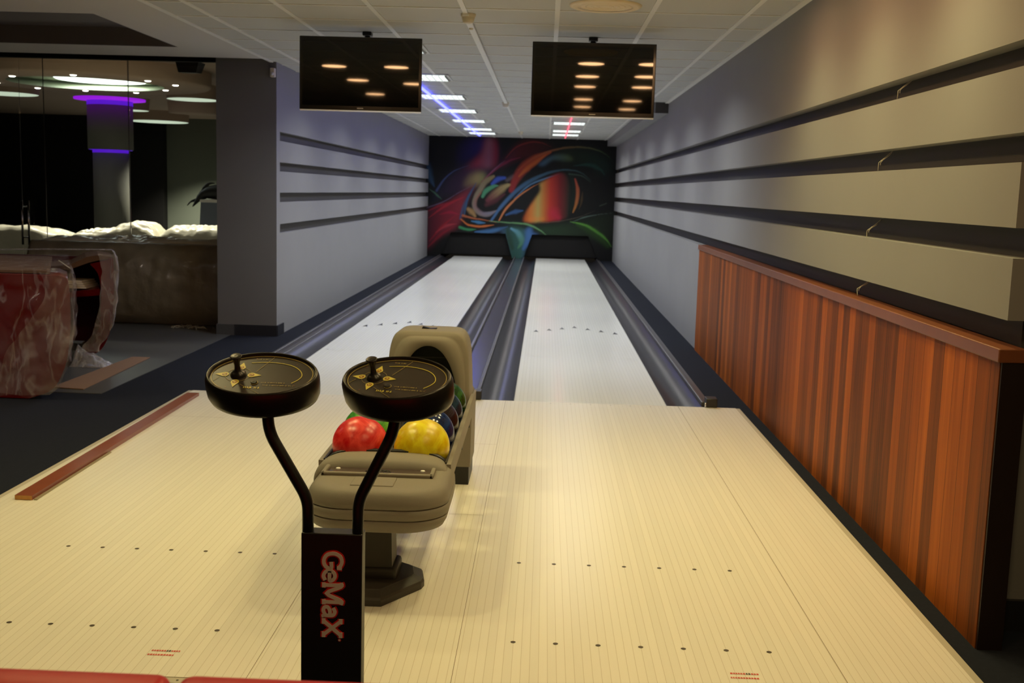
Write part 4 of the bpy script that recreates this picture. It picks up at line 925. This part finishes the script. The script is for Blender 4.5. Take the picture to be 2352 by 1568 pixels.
wrapped('wrapped_bar_counter', [(3.52, F0), (3.40, .12), (3.33, .40), (3.36, .62), (3.46, .80), (3.60, .80), (3.95, .79), (4.02, .5), (4.02, F0)], -5.55, -3.56, M['brownfilm'], 'long counter wrapped in brown film in front of the glass partition', 'counter')
heap('wrapped_lounge_sofa', -5.6, -3.58, 4.35, 5.2, F0, lambda u, v: .80, M['sheet'], 'low sofa under white plastic sheeting just behind the glass', 'sofa', .02, 5, 60, 2)
heap('plastic_sheeting', -5.55, -4.62, 4.42, 4.98, .812, lambda u, v: .055+.09*math.exp(-((u-.72)/.22)**2)+.03*u, M['sheet'], 'crumpled white plastic sheet, lower heap left of the glass joint', 'plastic sheet', .035, 12, 70, 5, group='white plastic sheets on the sofa')
heap('plastic_sheeting', -4.62, -3.62, 4.40, 5.0, .812, lambda u, v: .13*min(1, u*4+.3), M['sheet'], 'crumpled white plastic sheet, taller heap beside the dark pillar', 'plastic sheet', .035, 11, 70, 9, group='white plastic sheets on the sofa')
heap('plastic_covered_armchair', -6.7, -5.62, 4.4, 5.1, F0, lambda u, v: .90-.12*u**4, M['sheet'], 'bulky seat under greyish plastic behind the glass door handle', 'armchair', .03, 6, 60, 13)
heap('plastic_sheeting', -5.5, -3.6, 3.55, 4.12, .812, lambda u, v: .028+.015*math.sin(9*u+5*v), M['sheet'], 'flat crumpled plastic sheet spread over the top of the brown wrapped counter', 'plastic sheet', .028, 9, 90, 17, group='white plastic sheets on the sofa')
b = MB()
for k in range(26):
    x = -4.05+.42*rnd.random(); y = 3.22+.14*rnd.random(); a = rnd.random()*6.28; l = .05+.06*rnd.random()
    b.tube([(x, y, F0+.004), (x+.5*l*math.cos(a), y+.5*l*math.sin(a), F0+.012+.02*rnd.random()), (x+l*math.cos(a+.4), y+l*math.sin(a+.4), F0+.004)], .0016, M['sheet'], 5)
tag(b.build('plastic_shreds'), 'thin pale plastic shreds on the floor at the foot of the brown counter', 'plastic scraps', kind='stuff')
# blue box with black cover
t = thing('pale_blue_plinth', 'pale blue plinth with white top behind the plastic heaps', 'plinth', (-4.75, 8, FZ))
b = MB(); b.loft([[(-5.24, 7.8, F0), (-4.4, 7.8, F0), (-4.4, 8.3, F0), (-5.24, 8.3, F0)], [(-5.17, 7.8, 1.16), (-4.4, 7.8, 1.16), (-4.4, 8.3, 1.16), (-5.17, 8.3, 1.16)]], M['bluebox'], smooth=False); part(b, 'body', t)
b = MB(); b.box(-5.18, -4.38, 7.78, 8.32, 1.16, 1.20, M['paper'], .01, 1); part(b, 'top', t)
b = MB()
def blob(pts, rs, sd): 
    P = catmull(pts, 6); R_ = list(np.interp(np.linspace(0, 1, len(P)), np.linspace(0, 1, len(rs)), rs)); b.tube([tuple(p) for p in P], [r*(1+.25*noise.noise(Vector((i*.7, sd, 0)))) for i, r in enumerate(R_)], M['baglack'], 14)
blob([(-4.6, 7.95, 1.32), (-4.9, 7.93, 1.31), (-5.10, 7.9, 1.29), (-5.2, 7.85, 1.22), (-5.27, 7.76, 1.10)], [.14, .12, .085, .045, .008], 1)
blob([(-5.16, 7.9, 1.28), (-5.14, 7.9, 1.36), (-5.08, 7.9, 1.42), (-5.0, 7.9, 1.43)], [.05, .03, .018, .006], 2)
blob([(-5.2, 7.86, 1.2), (-5.3, 7.8, 1.17), (-5.36, 7.8, 1.11)], [.03, .014, .006], 3)
tag(b.build('black_draped_cover', weld=False), 'black crumpled cover with drooping ends lying on the pale blue plinth', 'cover')

# ---------------------------------------------------------------- wrapped red counters on the left
Y0 = -.5
ra = thing('red_counter', 'curved red lacquer counter wrapped in clear plastic, nearest on the left', 'counter', (-3.95, -.1, FZ))
PR = [(-3.72, .0), (-3.56, .07), (-3.47, .24), (-3.435, .45), (-3.43, .65), (-3.445, .80), (-3.50, .822), (-4.9, .822), (-4.9, .0)]
b = MB(); P = [tuple(p) for p in catmull(PR[:6], 5)]+PR[6:]; b.prism([(x, z+F0) for x, z in P], -.47, .12, 'y', M['red'], True); part(shear(b, Y0), 'front_shell', ra)
b = MB(); b.box(-4.9, -3.56, -.42, .95, .815, .83, M['cardtop']); part(shear(b, Y0), 'worktop', ra)
def film_sheet(outline_fn, nu, nv, name, m, parent, amp=.02, fr=6, sd=0):
    rings = []
    for i in range(nu+1):
        r = []
        for j in range(nv+1):
            p = Vector(outline_fn(i/nu, j/nv)); k = noise.noise_vector(p*fr+Vector((sd, 0, 0)))*amp+noise.noise_vector(p*fr*2.6+Vector((sd, 5, 0)))*amp*.5
            k.z *= .6; q_ = p+k; q_.z = max(q_.z, F0+.002); r.append(tuple(q_))
        rings.append(r)
    b = MB(); b.loft(rings, m, (False, False), True, closed=False); shear(b, Y0)
    return part(b, name, parent)
def fa(u, v):      # front sheet wrapping round the right edge
    z = .85-.84*v+.0
    bulge = np.interp(.85*(1-v), [0, .07, .24, .45, .65, .8, .86], [-3.66, -3.52, -3.44, -3.40, -3.40, -3.41, -3.43])
    if u < .7: x = -4.85+(bulge+4.85)*u/.7; y = -.505-.02*math.sin(u*9+v*3)-.04*v*v
    else: x = bulge; y = -.505+.62*(u-.7)/.3
    return (x, y, z)
film_sheet(fa, 80, 40, 'plastic_film', M['film'], ra, .03, 8, 1)
film_sheet(lambda u, v: (-4.85+1.42*u, -.50+1.45*v, .848+.01*math.sin(7*u)), 40, 30, 'plastic_film', M['film'], ra, .008, 6, 4)
def fb(u, v):
    z = .83-.80*v; bulge = float(np.interp(z, [0, .07, .24, .45, .65, .8, .86], [-3.60, -3.50, -3.42, -3.385, -3.385, -3.40, -3.42]))
    x0_ = -3.62-.16*v+.07*math.sin(8*v)-.75*max(0, v-.55)**1.2
    return (x0_+(bulge-x0_)*u, -.53-.015*math.sin(u*5+5*v)-.03*v, z)
film_sheet(fb, 50, 50, 'plastic_film', M['film3'], ra, .018, 5, 8)
Y0 = 1.0
rb = thing('red_shelf_unit', 'red curved shelf unit with open dark front wrapped in plastic, beside the brown counter', 'shelf unit', (-4.0, 1.15, FZ))
o_ = [(-3.735, .835), (-3.728, .72), (-3.73, .6), (-3.745, .42), (-3.775, .25), (-3.84, .12), (-3.93, .06)]
i_ = [(-3.99, .08), (-3.90, .16), (-3.855, .30), (-3.84, .45), (-3.835, .6), (-3.86, .72), (-3.92, .79)]
P = [tuple(p) for p in catmull(o_, 4)]+[tuple(p) for p in catmull(i_, 4)]
b = MB(); b.prism([(x, z+F0) for x, z in P], 1.0, 1.55, 'y', M['red'], True); part(shear(b, Y0), 'curved_shell', rb)
b = MB(); b.prism([(-3.735, .835), (-3.92, .79), (-4.08, .73), (-4.30, .71), (-4.9, .71), (-4.9, .745), (-4.28, .745), (-4.07, .77), (-3.95, .83), (-3.85, .85)], 1.0, 1.55, 'y', M['cardtop'], False); part(shear(b, Y0), 'top', rb)
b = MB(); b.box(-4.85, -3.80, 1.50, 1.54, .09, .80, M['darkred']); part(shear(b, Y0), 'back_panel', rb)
b = MB(); b.prism([(-4.6, .455), (-3.845, .53), (-3.845, .58), (-4.6, .49)], 1.02, 1.5, 'y', M['red']); part(shear(b, Y0), 'shelf', rb)
b = MB(); b.box(-4.8, -3.93, 1.06, 1.45, F0, .075, M['bluebox']); part(shear(b, Y0), 'plinth', rb)
b = MB()
for k in range(4): b.box(-4.25+.01*k, -3.98-.012*k, 1.06, 1.32, .575+.016*k-.0, .588+.016*k, M['paper'])
tag(b.build('paper_stack', weld=False), 'small stack of white papers on the red shelf', 'papers')
def fc(u, v):
    z = .86-.78*v; bx = np.interp(.86*(1-v), [0, .06, .12, .25, .42, .6, .72, .84, .88], [-3.86, -3.85, -3.80, -3.745, -3.71, -3.695, -3.69, -3.70, -3.74])
    if u < .35: return (bx-.13+.13*u/.35, .972+.0*u, z)
    return (bx, .975+.6*(u-.35)/.65, z)
film_sheet(fc, 40, 40, 'plastic_film', M['film2'], rb, .014, 7, 21)
heapf = lambda u, v: .16*(1-u)*(1-abs(2*v-1))+.02
o = heap('film', -4.02, -3.74, .80, 1.0, F0, heapf, M['film2'], None, None, .03, 14, 26, 31); o.name = 'plastic_tail'; o.parent = rb; o.location = -Vector(rb.location)
b = MB(); b.tube([(-4.9, 1.62, .82), (-4.3, 1.58, .845), (-3.72, 1.5, .862)], .006, M['film2'], 6); part(shear(b, Y0), 'film_edge', rb)
b = MB(); b.tube([(-4.16, .98, .80), (-4.06, .96, .74)], .004, M['sheet'], 6); part(b, 'film_fold', rb)
b = MB(); b.prism([(-3.765, -.07), (-3.525, -.105), (-3.585, 1.36), (-3.735, 1.36)], F0, F0+.006, 'z', M['card']); tag(b.build('cardboard_sheet'), 'long flat sheet of brown cardboard lying on the grey tiles', 'cardboard')
